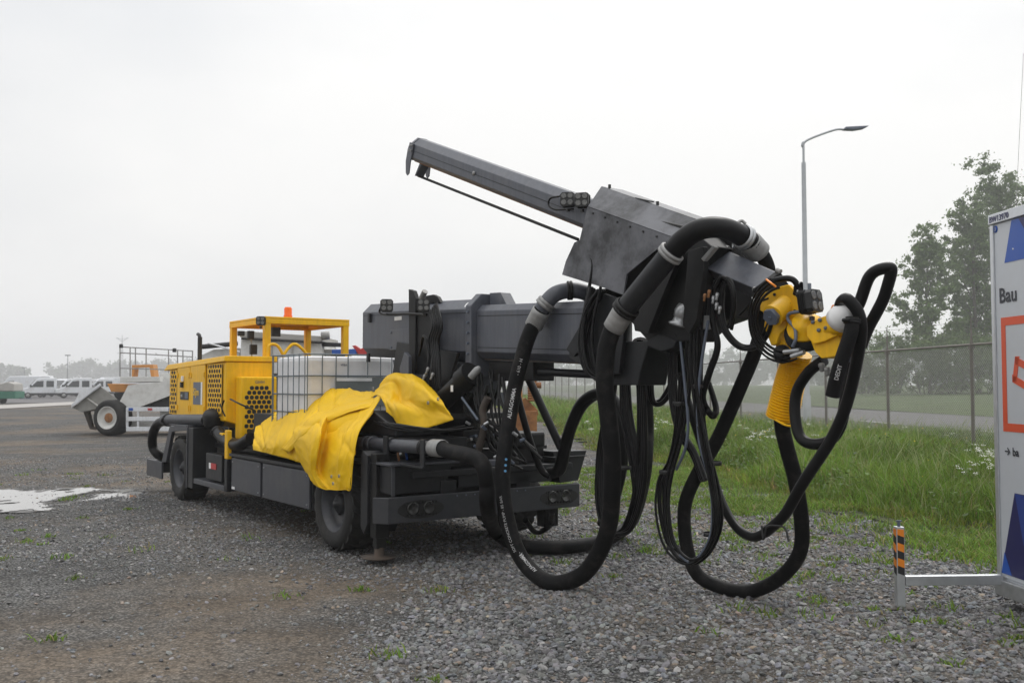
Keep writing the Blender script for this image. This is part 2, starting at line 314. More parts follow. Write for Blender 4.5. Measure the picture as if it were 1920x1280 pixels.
YR = np.concatenate([np.arange(5, 80, 2.5), np.arange(80, 601, 20.)])
strip_sheet('road', YR, ROADX, lambda y: ROADX(y) + 9.6, 6, lambda x, y, k: .045, 'asphalt', 'straight asphalt road behind the chain link fence')
strip_sheet('field', YR, lambda y: ROADX(y) + 9.55, lambda y: ROADX(y) + 330, 40, lambda x, y, k: .04 + .9 * min(1, k * 4) + .1 * float(vnoise(x, y, 9, 2)), 'field_grass', 'green meadow on the far side of the road')
rm = MB()
for y in np.arange(12, 160, 9.0): rm.hexa([(ROADX(y) + .75, y, .049), (ROADX(y) + .9, y, .049), (ROADX(y + 3) + .9, y + 3, .049), (ROADX(y + 3) + .75, y + 3, .049)], [(ROADX(y) + .75, y, .052), (ROADX(y) + .9, y, .052), (ROADX(y + 3) + .9, y + 3, .052), (ROADX(y + 3) + .75, y + 3, .052)])
tag(rm.build('road_marking', 'road_paint'), 'row of white dashes painted along the near edge of the road', kind='structure')
sg = MB(); a, b, c, d = G(-400, 788, .012), G(330, 748, .012), G(330, 744.5, .012), G(-400, 777, .012); sg.hexa([a, b, c, d], [p + np.array([0, 0, .01]) for p in (a, b, c, d)])
tag(sg.build('path', 'strip_concrete'), 'pale concrete strip across the yard in front of the vans', kind='structure')
pk = MB(); p4 = [(-260, 84, .012), (-20, 84, .012), (-20, 240, .012), (-260, 240, .012)]; pk.hexa(p4, [(x, y, z + .006) for x, y, z in p4])
tag(pk.build('pavement', 'asphalt'), 'asphalt parking area where the white vans stand', kind='structure')

# rain puddle: a sheet of water with a ragged outline
st = .035; px_, py_ = np.meshgrid(np.arange(-9.6, -5.0, st), np.arange(12.2, 16.0, st)); ins = puddle_f(px_, py_) > .38
ny, nx = ins.shape; idx = -np.ones((ny + 1, nx + 1), int); vv, ff = [], []
def vid(j, i):
    if idx[j, i] < 0: idx[j, i] = len(vv); vv.append((-9.6 + (i - .5) * st, 12.2 + (j - .5) * st, .010))
    return idx[j, i]
for j in range(ny):
    for i in range(nx):
        if ins[j, i]: ff.append((vid(j, i), vid(j, i + 1), vid(j + 1, i + 1), vid(j + 1, i)))
pv_, pf_ = np.array(vv), np.array(ff); pud = tag(link('puddle', np_mesh('puddle', pv_, pf_, 'puddle_water')), 'shallow rain puddle reflecting the white sky', kind='structure')
ins = puddle_f(px_, py_) > -.02; ny, nx = ins.shape; idx = -np.ones((ny + 1, nx + 1), int); vv, ff = [], []
for j in range(ny):
    for i in range(nx):
        if ins[j, i]: ff.append((vid(j, i), vid(j, i + 1), vid(j + 1, i + 1), vid(j + 1, i)))
vv = np.array(vv); vv[:, 2] = .005; tag(link('wet_ground', np_mesh('wet_ground', vv, np.array(ff), 'wet_soil')), 'dark wet soil round the puddle', kind='structure')

# gravel: loose crushed stones
ph = (1 + 5 ** .5) / 2
ICO = np.array([(-1, ph, 0), (1, ph, 0), (-1, -ph, 0), (1, -ph, 0), (0, -1, ph), (0, 1, ph), (0, -1, -ph), (0, 1, -ph), (ph, 0, -1), (ph, 0, 1), (-ph, 0, -1), (-ph, 0, 1)]) / math.sqrt(1 + ph * ph)
IF = np.array([(0, 11, 5), (0, 5, 1), (0, 1, 7), (0, 7, 10), (0, 10, 11), (1, 5, 9), (5, 11, 4), (11, 10, 2), (10, 7, 6), (7, 1, 8), (3, 9, 4), (3, 4, 2), (3, 2, 6), (3, 6, 8), (3, 8, 9), (4, 9, 5), (2, 4, 11), (6, 2, 10), (8, 6, 7), (9, 8, 1)])
OCT = np.array([(1, 0, 0), (-1, 0, 0), (0, 1, 0), (0, -1, 0), (0, 0, 1), (0, 0, -1), (.65, .65, .55), (-.6, -.6, .6)]); OF = np.array([(0, 6, 4), (6, 2, 4), (2, 1, 4), (1, 7, 4), (7, 3, 4), (3, 0, 4), (0, 2, 6), (1, 3, 7), (2, 0, 5), (1, 2, 5), (3, 1, 5), (0, 3, 5)])
def gravel_cover(x, y):   # how thickly stones lie
    c = .70 + .9 * (vnoise(x, y, 1.6, 11) - .5) + .5 * (vnoise(x, y, .5, 12) - .5) + .2 * np.clip((x + .5) / 2, -1, 1)
    c = c - .75 * np.clip((-.4 - x) / 1.5, 0, 1) * np.clip((9.5 - y) / 2, 0, 1) - .25 * np.clip((-3 - x) / 2, 0, 1) * np.clip((13 - y) / 2, 0, 1); pf = puddle_f(x, y); c = np.where((pf > .1) & (pf < .9), c + .45, c); return np.clip(c, .07, 1)
def scatter(n, y0, y1, smin, smax, base, faces, rng):
    y = np.sqrt(rng.uniform(y0 ** 2, y1 ** 2, n)); x = rng.uniform(-.60, .60, n) * y; keep = (rng.random(n) < np.maximum(gravel_cover(x, y), .75 if smax < .012 else 0)) & (x < np.interp(y, EY, EX) + .3 - .5 * rng.random(n)); x, y = x[keep], y[keep]; n = len(x)
    s = (smin + (smax - smin) * rng.random(n) ** 2.2) * np.where(x < -.8, .72, 1.)
    B = base[None] * (1 + .75 * (rng.random((n, len(base), 3)) - .5)) * np.stack([s * rng.uniform(.8, 1.35, n), s * rng.uniform(.7, 1.1, n), s * rng.uniform(.42, .8, n)], -1)[:, None, :]
    a = rng.uniform(0, 6.283, n); tl = rng.normal(0, .35, n); ca, sa, ct, stt = np.cos(a), np.sin(a), np.cos(tl), np.sin(tl)
    X, Yv, Z = B[..., 0], B[..., 1], B[..., 2]; X, Z = X * ct[:, None] - Z * stt[:, None], X * stt[:, None] + Z * ct[:, None]
    X, Yv = X * ca[:, None] - Yv * sa[:, None], X * sa[:, None] + Yv * ca[:, None]
    P = np.stack([X + x[:, None], Yv + y[:, None], Z + (gz(x, y) + s * rng.uniform(-.05, .4, n))[:, None]], -1)
    g = rng.uniform(.12, .28, n) * rng.uniform(.72, 1.08, n); c = g[:, None] * (np.array([1, .985, .975]) + rng.normal(0, .022, (n, 3)))
    wz = rng.random(n); c[wz < .05] *= np.array([1.3, 1.08, .88]); c[wz > .988] = np.array([.36, .35, .34]); c[(wz > .05) & (wz < .25)] *= np.array([.93, .98, 1.06])
    k = len(base); fc = (faces[None] + (np.arange(n) * k)[:, None, None]).reshape(-1, 3)
    return P.reshape(-1, 3), fc, np.repeat(c, k, 0)
TET = np.array([(1, .1, -.4), (-.6, .85, -.4), (-.5, -.8, -.4), (.05, 0, .8)]); TF = np.array([(0, 1, 3), (1, 2, 3), (2, 0, 3), (0, 2, 1)])
rng = np.random.default_rng(5); parts = [scatter(46000, 4.6, 9.2, .008, .029, ICO, IF, rng), scatter(58000, 9.2, 14.5, .010, .030, OCT, OF, rng), scatter(36000, 14.5, 22, .014, .032, OCT, OF, rng), scatter(26000, 22, 42, .018, .036, TET, TF, rng), scatter(95000, 4.6, 10.5, .005, .012, TET, TF, rng)]
k = 0; vs_, fs_, cs_ = [], [], []
for v_, f_, c_ in parts: vs_.append(v_); fs_.append(f_ + k); cs_.append(c_); k += len(v_)
tag(link('gravel', np_mesh('gravel', np.vstack(vs_), np.vstack(fs_), 'stone', np.vstack(cs_))), 'loose crushed grey stone lying on the yard', 'gravel', kind='stuff')

# damp hazy air
hz = MB().box(-700, 800, -30, 1000, -1.2, 40).build('haze', 'white_paint'); hz.data.materials.clear()
hm = bpy.data.materials.new('haze_air'); hm.use_nodes = True; hm.node_tree.nodes.clear(); pv = hm.node_tree.nodes.new('ShaderNodeVolumePrincipled'); ho = hm.node_tree.nodes.new('ShaderNodeOutputMaterial')
pv.inputs['Color'].default_value = (.97, .98, 1, 1); pv.inputs['Density'].default_value = .0010; pv.inputs['Anisotropy'].default_value = .2; hm.node_tree.links.new(pv.outputs[0], ho.inputs['Volume'])
hz.data.materials.append(hm); tag(hz, 'thin damp haze lying over the whole yard', 'haze', kind='stuff'); hz.display_type = 'WIRE'

# ------------------------------------------------------------------ the concrete sprayer; its parts are laid out as (u along, v across, z up)
root = tag(empty('concrete_sprayer', ORG, A), 'long yellow and grey concrete spraying machine with raised boom and hanging black hoses', 'machine')
def S(): return MB(sw=True)
def part(mb, name, m, parent=None, **k): return mb.build(name, m, parent or root, **k)
def box(name, m, u0, u1, v0, v1, z0, z1, bevel=.008, parent=None): return part(S().box(u0, u1, v0, v1, z0, z1), name, m, parent, bevel=bevel)
def plate_v(name, m, pix, v, th, bevel=.004, parent=None):   # outline measured in the plane v, thickness across the machine
    return part(S().prism([MV(x, y, v) for x, y in pix], (0, th, 0)), name, m, parent, bevel=bevel)
def plate_u(name, m, pix, u, th, bevel=.004, parent=None):
    return part(S().prism([MU(x, y, u) for x, y in pix], (th, 0, 0)), name, m, parent, bevel=bevel)
def hose(name, pts, r, m='rubber', n=12, res=10, parent=None, caps=True):
    P = smooth_path([MV(*p) for p in pts], res)
    if r > .035: k_ = np.arange(len(P)); P = P + .007 * np.stack([np.sin(k_ * .21 + r * 90), np.sin(k_ * .17 + 1), .6 * np.sin(k_ * .26 + 2)], -1)
    o = part(S().tube(P, r, n, caps), name, m, parent); return o, P
def clamp(P, i, r, wd, m='galvanised', parent=None, name='hose_clamp', bolt=True):
    T, N, B = frames(P); a = P[i] - T[i] * wd / 2; b = S().lathe([(r * .96, 0), (r * 1.12, wd * .08), (r * 1.12, wd * .42), (r * 1.03, wd * .5), (r * 1.12, wd * .58), (r * 1.12, wd * .92), (r * .96, wd)], a, T[i], 20)
    if bolt: k = -V if abs(T[i] @ np.array([0, 1, 0])) < .8 else U; b.cyl(P[i] + N[i] * r * 1.1 - B[i] * .03, P[i] + N[i] * r * 1.25 + B[i] * .03, .011, n=8)
    return part(b, name, m, parent)
def collar(p0, p1, r, m='pale_steel', parent=None, name='hose_collar'):
    p0, p1 = np.array(p0), np.array(p1); h = np.linalg.norm(p1 - p0)
    return part(S().lathe([(r * .9, 0), (r, .006), (r, h * .3), (r * .985, h * .33), (r, h * .36), (r, h * .64), (r * .985, h * .67), (r, h * .7), (r, h - .006), (r * .9, h)], p0, p1 - p0, 24), name, m, parent)
def rot_lugs(mb, c, r0, r1, n, w, v0, v1, sgn):
    for k in range(n):
        a = 2 * math.pi * k / n; q = []
        for aa, rr in ((a, r0), (a + w, r0), (a + w + .1, r1), (a + .1, r1)): q.append((c[0] + rr * math.cos(aa), c[1] + v0, c[2] + rr * math.sin(aa)))
        q2 = [(c[0] + math.hypot(p[0] - c[0], p[2] - c[2]) * math.cos(math.atan2(p[2] - c[2], p[0] - c[0]) + .22 * sgn), c[1] + v1, c[2] + math.hypot(p[0] - c[0], p[2] - c[2]) * math.sin(math.atan2(p[2] - c[2], p[0] - c[0]) + .22 * sgn)) for p in q]
        mb.hexa(q, q2)
def wheel(u, v, out):   # out: -1 = the dish faces the near side
    r, wd = .455, .34; z = r - .002; w = empty('wheel'); w.parent = root
    ax = (0, out, 0); c = np.array([u, v, z]); i = c - np.array(ax) * wd / 2
    t = S().lathe([(.27, .02), (.30, 0), (.36, -.012), (.415, .005), (.438, .045), (.438, wd - .045), (.415, wd - .005), (.36, wd + .012), (.30, wd), (.27, wd - .02)], i, ax, 40)
    rot_lugs(t, (u, v, z), .43, .462, 20, .13, -.155, .0, 1); rot_lugs(t, (u, v, z), .43, .462, 20, .13, .155, .0, 1)
    part(t, 'tyre', 'tyre_rubber', w)
    part(S().lathe([(.285, .03), (.285, wd - .02), (.27, wd - .012), (.262, wd - .03), (.235, wd - .05), (.225, wd - .10), (.215, wd - .14), (.14, wd - .165), (.125, wd - .15), (.05, wd - .15), (.001, wd - .15)], i, ax, 40), 'rim', 'rim_paint', w)
    hb = S().lathe([(.10, wd - .16), (.10, wd - .08), (.08, wd - .06), (.045, wd - .055), (.04, wd - .03), (.001, wd - .028)], i, ax, 24)
    for k in range(8):
        a = k * math.pi / 4; q = i + np.array([.165 * math.cos(a), 0, .165 * math.sin(a)]); hb.cyl(q + np.array(ax) * (wd - .165), q + np.array(ax) * (wd - .125), .013, n=6)
    part(hb, 'hub', 'dark_paint', w)
    return w
for u, v, o in ((.13, .18, -1), (5.24, .18, -1), (.13, 2.12, 1), (5.24, 2.12, 1)): wheel(u, v, o)
# chassis
box('chassis_frame', 'dark_paint', -.95, 6.05, .62, .80, .46, .74); box('chassis_frame', 'dark_paint', -.95, 6.05, 1.50, 1.68, .46, .74)
for u in (-.6, 1.2, 2.4, 3.8, 5.9): box('cross_member', 'dark_paint', u - .07, u + .07, .803, 1.497, .5, .7)
for u in (.05, 5.2): part(S().cyl((u, .3, .44), (u, 2.0, .44), .09).tube([(u, .95, .44), (u, 1.15, .44), (u, 1.35, .44)], [.1, .2, .1], 14), 'axle', 'dark_paint')
box('deck', 'dark_paint', -.98, 6.1, .30, 2.2, .78, .84)
box('belly_filler', 'black_steel', .65, 4.7, .60, 1.75, .30, .455)  # added underbody mass that keeps light from leaking beneath the machine
for a, b in ((.70, 2.02), (2.09, 3.06), (3.2, 4.55)): box('side_panel', 'panel_paint', a, b, 2.25, 2.28, .342, .735, .006)  # unseen far-side skirts, added to block light coming under from behind
box('side_locker', 'dark_paint', .68, 4.55, 1.76, 2.247, .33, .745)
for u in (.13, 5.24): box('far_fender', 'dark_paint', u - .55, u + .55, 1.95, 2.3, .95, .99)
for a, b in ((.70, 2.02), (2.09, 3.06)): box('side_panel', 'panel_paint', a, b, .02, .05, .342, .735, .006)
box('side_locker', 'dark_paint', .68, 3.08, .053, .60, .33, .745); box('top_rail', 'dark_paint', .55, 3.10, .0, .12, .755, .79, .004)
box('panel_label', 'label_white', 2.93, 3.03, .013, .018, .355, .385, 0)
# near-end bumper with a lamp cluster in each end
u0 = -1.03
bumper = part(S().prism([(u0, .02, .39), (u0 + .13, -.07, .39), (u0 + .13, -.03, .39), (u0 + .06, .05, .39), (u0 + .06, 2.20, .39), (u0 + .13, 2.30, .39), (u0 + .13, 2.34, .39), (u0, 2.25, .39)], (0, 0, .235)), 'bumper', 'bumper_paint', bevel=.006)
def grille_disc(name, cv):
    g = S(); n = 28; el = [(u0 - .004, cv + .245 * math.cos(a), .505 + .085 * math.sin(a)) for a in np.linspace(0, 2 * math.pi, n, endpoint=False)]
    g.prism(el, (.002, 0, 0)); o = part(g, name, 'lamp_dark', bumper)
    for dv in (-.085, .085): part(S().lathe([(.062, 0), (.062, .008), (.052, .012), (.045, .006), (.001, .004)], (u0 - .002, cv + dv, .512), (-1, 0, 0), 20), 'bumper_lamp', 'lamp_dim', bumper)
    h = S()
    for k in range(11):
        for zz in (.452, .560):
            a = cv - .19 + k * .038
            if abs((a - cv) / .225) ** 2 + abs((zz - .505) / .08) ** 2 < 1: h.lathe([(.015, 0), (.011, .005), (.015, .007)], (u0 - .004, a, zz), (-1, 0, 0), 8)
    tag(part(h, 'lamp_guard', 'dark_paint', bumper), kind='stuff')
grille_disc('lamp_recess', .36); grille_disc('lamp_recess', 1.98)
box('bumper_bracket', 'dark_paint', -1.0, -.62, .70, .78, .42, .62); box('bumper_bracket', 'dark_paint', -1.0, -.62, 1.52, 1.6, .42, .62)
# the nose above the bumper
part(S().prism([(-.94, .10, .64), (-.94, .66, .64), (-.94, .76, .90), (-.94, .10, .90)], (.30, 0, 0)), 'nose_box', 'dark_paint', bevel=.008)
box('nose_rib', 'panel_paint', -.965, -.955, .09, .125, .63, .90, .002)
box('nose_tray', 'panel_paint', -1.0, -.55, .06, .80, .903, .925, .004)
box('nose_block', 'black_steel', -.75, -.2, .80, 2.0, .84, 1.0); box('cross_beam', 'dark_paint', -.95, -.80, .82, 1.95, .66, .80)
box('step_plate', 'grey_paint', -.9, -.55, 1.1, 1.55, .845, .90, .004); box('nose_motor', 'black_steel', -.85, -.5, 1.55, 1.95, 1.0, 1.16, .03)
part(S().lathe([(.001, 0), (.09, .01), (.10, .05), (.10, .24), (.08, .30), (.001, .31)], (-.8, 1.42, .66), (-.3, .2, .9), 18), 'hydraulic_motor', 'black_steel')
for q in ((-.66, .42, .93), (-.72, .30, .93)): part(S().tube(smooth_path([q, (q[0], q[1], 1.02), (q[0] + .25, q[1] + .3, 1.0)], 6), .012, 8), 'thin_hose', 'blue_paint' if q[1] > .4 else 'rust')
# stabiliser leg near wheel, its foot, and the mud guard behind the tyre
part(S().box(-.72, -.60, .06, .20, .22, 1.0).box(-.70, -.62, .08, .18, .12, .22), 'stabiliser_leg', 'black_steel', bevel=.006)
part(S().lathe([(.001, .0), (.16, .0), (.17, .008), (.16, .018), (.05, .022), (.045, .10), (.001, .10)], (-.66, .13, .03), (0, 0, 1), 28), 'stabiliser_foot', 'dirty_steel')
part(S().prism([(-.53, 0.03, z) for z in (.24,)] + [(-.60, .03, .34), (-.60, .03, .98), (-.50, .03, 1.02), (-.46, .03, .98), (-.46, .03, .30)], (0, .34, 0)), 'mud_guard', 'dark_paint', bevel=.006)
box('warning_label', 'print_yellow', -.603, -.601, .09, .13, .42, .47, 0)
# deck plates under the tarpaulin and beside the turret
box('deck_plate', 'dark_paint', -.55, 3.4, .10, .34, .88, .905); box('deck_locker', 'dark_paint', .1, 3.2, .35, .60, .84, 1.28)
part(S().prism([(-.62, .32, 1.15), (-.62, .32, 1.22), (-.15, .32, 1.38), (.2, .32, 1.38), (.2, .32, 1.15)], (0, .5, 0)), 'deck_hood', 'dark_paint', bevel=.01)
box('deck_beam', 'dark_paint', -.98, .2, .34, .9, 1.05, 1.145)
# conveying pipe along the near side with couplings
pv0, pv1 = np.array([.25, .25, 1.055]), np.array([-1.46, .25, 1.09])
P = np.array([pv0 + (pv1 - pv0) * t for t in np.linspace(0, 1, 30)]); cp = part(S().tube(P, .062, 18), 'conveying_pipe', 'panel_paint')
for f in (.26, .33, .56, .93): clamp(P, int(f * 29), .07, .05, 'panel_paint' if f < .5 else 'black_steel', cp, 'pipe_coupling')
collar(P[27] + (pv1 - pv0) * .045, pv1 + np.array([-.13, 0, .003]), .078, parent=cp); part(S().box(-.72, -.64, .17, .19, .92, 1.16).box(-1.40, -1.33, .17, .19, .92, 1.16).box(-1.40, -.64, .16, .18, .905, .925), 'pipe_bracket', 'dark_paint', cp, bevel=.004)
e = pv1 + np.array([-.13, 0, .0]); gh = [e + np.array([.04, 0, 0]), e, e + np.array([-.10, 0, -.015])] + [MV(*q) for q in ((898, 862, .26), (912, 905, .30), (915, 955, .45))] + [MZ(932, 1000, .11), MZ(975, 1022, .075), MZ(1040, 1026, .07), MZ(1100, 1020, .07), MZ(1150, 1005, .075), MZ(1185, 975, .2)] + [MV(1205, 900, 1.75), MV(1212, 800, 1.75), MV(1205, 700, 1.6), MV(1200, 640, 1.45)]
P = smooth_path(gh, 10); part(S().tube(P, .066, 14), 'ground_hose', 'rubber')
# rear near-side corner: fender, plate, pipe and air hose, toolbox, striped post
fz = part(S().prism([MV(x, y, .0) for x, y in ((303, 866), (316, 806), (318, 799), (352, 797), (352, 806), (322, 809), (311, 866))], (0, .05, 0)), 'fender_frame', 'panel_paint', bevel=.004)
box('fender_top', 'panel_paint', 4.78, 5.72, .0, .30, 1.045, 1.075); box('fender_panel', 'dark_paint', 4.55, 4.78, .0, .34, .22, 1.05); box('fender_strip', 'panel_paint', 4.77, 4.80, -.012, -.003, .21, 1.05, .002)
box('rear_bumper', 'panel_paint', 6.03, 6.85, .0, .03, .235, .49); box('rear_beam', 'dark_paint', 6.55, 6.80, .04, 2.2, .28, .48)
o, P = hose('exhaust_pipe', [(470, 822, .12), (448, 833, .08), (425, 826, .1), (407, 808, .12)], .075, 'smooth_rubber'); clamp(P, -2, .075, .05, 'black_steel', o)
q0, q1 = MV(400, 787, .2), MV(308, 787, .02); Pp = np.array([q0 + (q1 - q0) * t for t in np.linspace(0, 1, 12)]); o = part(S().tube(Pp, .082, 18), 'air_pipe', 'panel_paint'); clamp(Pp, 1, .085, .06, 'black_steel', o); clamp(Pp, 10, .085, .05, 'black_steel', o)
part(S().lathe([(.0, 0), (.13, .0), (.14, .03), (.14, .16), (.11, .2), (.0, .2)], MV(404, 780, .2) + np.array([.05, 0, -.12]), (-.3, -.2, 1), 20), 'air_filter', 'black_steel')
hose('air_hose', [(312, 788, .02), (296, 794, 0.), (287, 815, -.02), (287, 838, .0), (296, 852, .05), (306, 856, .15)], .07, 'smooth_rubber')
box('tool_box', 'dark_paint', 3.42, 4.05, .02, .40, .40, .74); box('tool_box_label', 'red_paint', 3.62, 3.82, .012, .017, .545, .62, 0); box('tool_box_label', 'label_white', 3.83, 3.90, .012, .017, .545, .62, 0)
box('step', 'panel_paint', 3.2, 4.5, .0, .35, .30, .37); box('striped_post', 'yellow_paint', 3.17, 3.27, .0, .06, .71, 1.07); box('step_post', 'dark_paint', 3.17, 3.27, .0, .06, .30, .705)
box('battery_cover', 'black_steel', 3.1, 4.4, .45, 1.9, .84, 1.05); box('handle_bracket', 'yellow_paint', 3.5, 3.62, .05, .1, .93, 1.02)
# yellow engine hood with perforated panels
HU0, HU1, HV0 = 3.92, 6.45, .23
part(S().hexa([(HU0, HV0, 1.16), (HU1, HV0, 1.16), (HU1, .9, 1.16), (HU0, .9, .95)], [(HU0, HV0, 1.95), (HU1, HV0, 1.87), (HU1, .9, 1.87), (HU0, .9, 1.95)]), 'engine_hood', 'yellow_paint', bevel=.015)
part(S().hexa([(HU0 - .02, HV0 - .035, 1.955), (HU1 + .25, HV0 - .035, 1.86), (HU1 + .25, .95, 1.86), (HU0 - .02, .95, 1.955)], [(HU0 - .02, HV0 - .02, 2.03), (HU1 + .1, HV0 - .02, 1.95), (HU1 + .1, .95, 1.95), (HU0 - .02, .95, 2.03)]), 'hood_lid', 'yellow_paint', bevel=.01)
box('hood_far_side', 'yellow_paint', 5.6, 6.4, .92, 2.1, 1.0, 1.75, .02)
def perf(mb, org, ex, ey, nx, ny, p, hole, stag=True):
    # sheet of cells, each with an eight-sided opening
    org, ex, ey = map(np.array, (org, ex, ey)); W_ = nx * p
    for j in range(ny):
        off = p / 2 if (stag and j % 2) else 0.; n = nx - (1 if off else 0)
        if off:
            for a, b in ((0, off), (W_ - off, W_)): mb.add([org + ex * x + ey * y for x, y in ((a, j * p), (b, j * p), (b, j * p + p), (a, j * p + p))], [(0, 1, 2, 3)])
        for i in range(n):
            cx, cy = off + (i + .5) * p, (j + .5) * p; h = p / 2; o = hole / 2; c = o * .45
            sq = [(-h, -h), (0, -h), (h, -h), (h, 0), (h, h), (0, h), (-h, h), (-h, 0)]; oc = [(-o, -c), (-c, -o), (c, -o), (o, -c), (o, c), (c, o), (-c, o), (-o, c)]
            vs = [org + ex * (cx + x) + ey * (cy + y) for x, y in sq + oc]
            mb.add(vs, [(0, 1, 9, 8), (1, 2, 10, 9), (2, 3, 11, 10), (3, 4, 12, 11), (4, 5, 13, 12), (5, 6, 14, 13), (6, 7, 15, 14), (7, 0, 8, 15)])
hv = HV0 - .008
def perf_v(ua, ub, za, zb, nx, name='vent_panel'):
    p = (ub - ua) / nx; pz = .066; ny = int(round((zb - za) / pz)); o = part(perf_m(S(), (ub, hv - .012, za), (-1, 0, 0), (0, 0, pz / p), nx, ny, p), name, 'yellow_paint', solid=.003); box('vent_dark', 'lamp_dark', ua + .01, ub - .01, hv - .003, hv - .001, za + .01, za + ny * pz - .01, 0, parent=o)
def perf_m(mb, *a): perf(mb, *a, a[-1] * .80); return mb
perf_v(4.02, 4.62, 1.20, 1.90, 6); perf_v(6.05, 6.40, 1.20, 1.86, 3)
box('hood_door', 'yellow_paint', 4.70, 5.36, hv - .02, hv, 1.17, 1.92, .006); box('hood_door', 'yellow_paint', 5.375, 6.00, hv - .02, hv, 1.17, 1.90, .006)
sp = box('name_plate', 'plate_grey', 4.86, 5.20, hv - .026, hv - .022, 1.36, 1.68, 0); box('plate_edge', 'label_white', 4.80, 4.86, hv - .026, hv - .022, 1.36, 1.68, 0, parent=sp)
sp2 = box('control_plate', 'lamp_dark', 5.42, 5.82, hv - .026, hv - .022, 1.42, 1.54, 0); box('control_screen', 'plate_grey', 5.43, 5.58, hv - .030, hv - .027, 1.44, 1.53, 0, parent=sp2)
part(S().box(5.68, 5.73, hv - .06, hv - .02, 1.60, 1.68), 'door_latch', 'lamp_dark'); box('door_handle', 'label_white', 5.66, 5.72, hv - .05, hv - .02, 1.69, 1.77)
def flat_text(name, txt, size, org, ex, ey, m, parent, bold=False, th=.002, sw=True):
    v, f = text_mesh(txt, size, bold); org, ex, ey = map(np.array, (org, ex, ey)); b = MB(sw=sw); b.add([org + ex * p[0] + ey * p[1] for p in v], f); return b.build(name, m, parent, solid=th)
flat_text('name_lettering', 'Sijm', .15, (5.185, hv - .030, 1.49), (-1, 0, 0), (0, 0, 1), 'print_yellow', sp, True)
flat_text('control_lettering', 'mi', .08, (5.78, hv - .030, 1.46), (-1, 0, 0), (0, 0, 1), 'print_white', sp2)
# end face of the hood with its own perforated box
mu = 3.70
part(S().box(mu, HU0 - .003, .36, .86, .92, 1.75), 'vent_box', 'yellow_paint', bevel=.02)
rows = [4, 5, 6, 5, 6, 5, 6, 5, 6, 5, 6]; p = .068; vb = S()
for j, n in enumerate(rows):
    z = 1.60 - j * p * .93; st_ = .61 - n * p / 2
    for i in range(n):
        cv = st_ + (i + .5) * p; h = p * .40; c = h * .5; oc = [(mu - .004, cv + a, z + b) for a, b in ((-h, -c), (-c, -h), (c, -h), (h, -c), (h, c), (c, h), (-c, h), (-h, c))]
        vb.prism(oc, (.0035, 0, 0))
part(vb, 'vent_openings', 'lamp_dark')
flat_text('box_lettering', 'GHH', .06, (mu - .006, .55, 1.66), (0, 1, 0), (0, 0, 1), 'plate_grey', root)
hose('bonnet_cable', [(432, 748, .12), (450, 757, .1), (475, 768, .2)], .011, 'smooth_rubber', 6); hose('bonnet_cable', [(420, 750, .12), (416, 765, .1), (422, 780, .12)], .011, 'smooth_rubber', 6)
# operator canopy
cu0, cu1, cv0, cv1, cz = 4.20, 5.55, .90, 2.10, 2.60
for u in (cu0, cu1):
    for v in (cv0, cv1): box('canopy_post', 'yellow_paint', u - .045, u + .045, v - .045, v + .045, .85, cz - .08, .008)
part(S().box(cu0 - .05, cu1 + .05, cv0 - .05, cv1 + .05, cz - .03, cz).box(cu0 - .05, cu0 + .01, cv0 - .05, cv1 + .05, cz - .10, cz - .033).box(cu1 - .01, cu1 + .05, cv0 - .05, cv1 + .05, cz - .10, cz - .033).box(cu0 + .013, cu1 - .013, cv0 - .05, cv0 + .01, cz - .10, cz - .033).box(cu0 + .013, cu1 - .013, cv1 - .01, cv1 + .05, cz - .10, cz - .033), 'canopy_roof', 'yellow_paint', bevel=.006)
part(S().lathe([(.06, 0), (.062, .03), (.055, .035), (.055, .13), (.04, .15), (.0, .152)], MU(540, 592, 4.3) * np.array([1, 1, 0]) + np.array([0, 0, cz + .004]), (0, 0, 1), 20), 'beacon', 'orange_lens')
def work_lamp(c, face, s=.1, name='work_lamp'):
    c, f = np.array(c, float), np.array(face, float); f /= np.linalg.norm(f); up = np.array([0, 0, 1.]); sd = np.cross(f, up); sd /= np.linalg.norm(sd); up = np.cross(sd, f); b = S()
    q = [sd * a * s / 2 + up * d * s / 2 for a, d in ((-.7, -1), (.7, -1), (1, -.7), (1, .7), (.7, 1), (-.7, 1), (-1, .7), (-1, -.7))]
    b.hexa([c - f * s * .75 + k * .75 for k in q], [c - f * s * .3 + k for k in q]); b.hexa([c - f * s * .299 + k for k in q], [c + k for k in q])
    for k in range(4): b.hexa([c - f * s * (.66 - k * .1) + x * 1.06 for x in q], [c - f * s * (.64 - k * .1) + x * 1.06 for x in q])
    o = part(b, name, 'lamp_dark')
    for a in (-.24, .24):
        for d in (-.24, .24):
            cc = c + sd * a * s + up * d * s; part(S().lathe([(s * .2, 0), (s * .2, .004), (s * .14, .002), (.0, .003)], cc, f, 10), 'lens', 'lamp_glass', o)
    part(S().box(*sum(([x - .012, x + .012] for x in (c - f * s * .35 - up * s * .75)), [])), 'lamp_mount', 'lamp_dark', o); return o
VW = lambda p: -(np.array([p[0] * U[0] + p[1] * V[0], p[0] * U[1] + p[1] * V[1], 0]) + ORG)  # towards the camera, world
def to_cam(p, dv=0.):
    wv = VW(p); q = np.array([wv @ U, wv @ V, dv]); return q / np.linalg.norm(q)
def lamp_at(px, py, v, s=.1, turn=0.):
    p = MV(px, py, v); f = to_cam(p); a = turn; f = np.array([f[0] * math.cos(a) - f[1] * math.sin(a), f[0] * math.sin(a) + f[1] * math.cos(a), 0]); return work_lamp(p, f, s)
p = MU(488, 601, cu0 - .12); work_lamp(p, (-1, -.6, 0), .12)
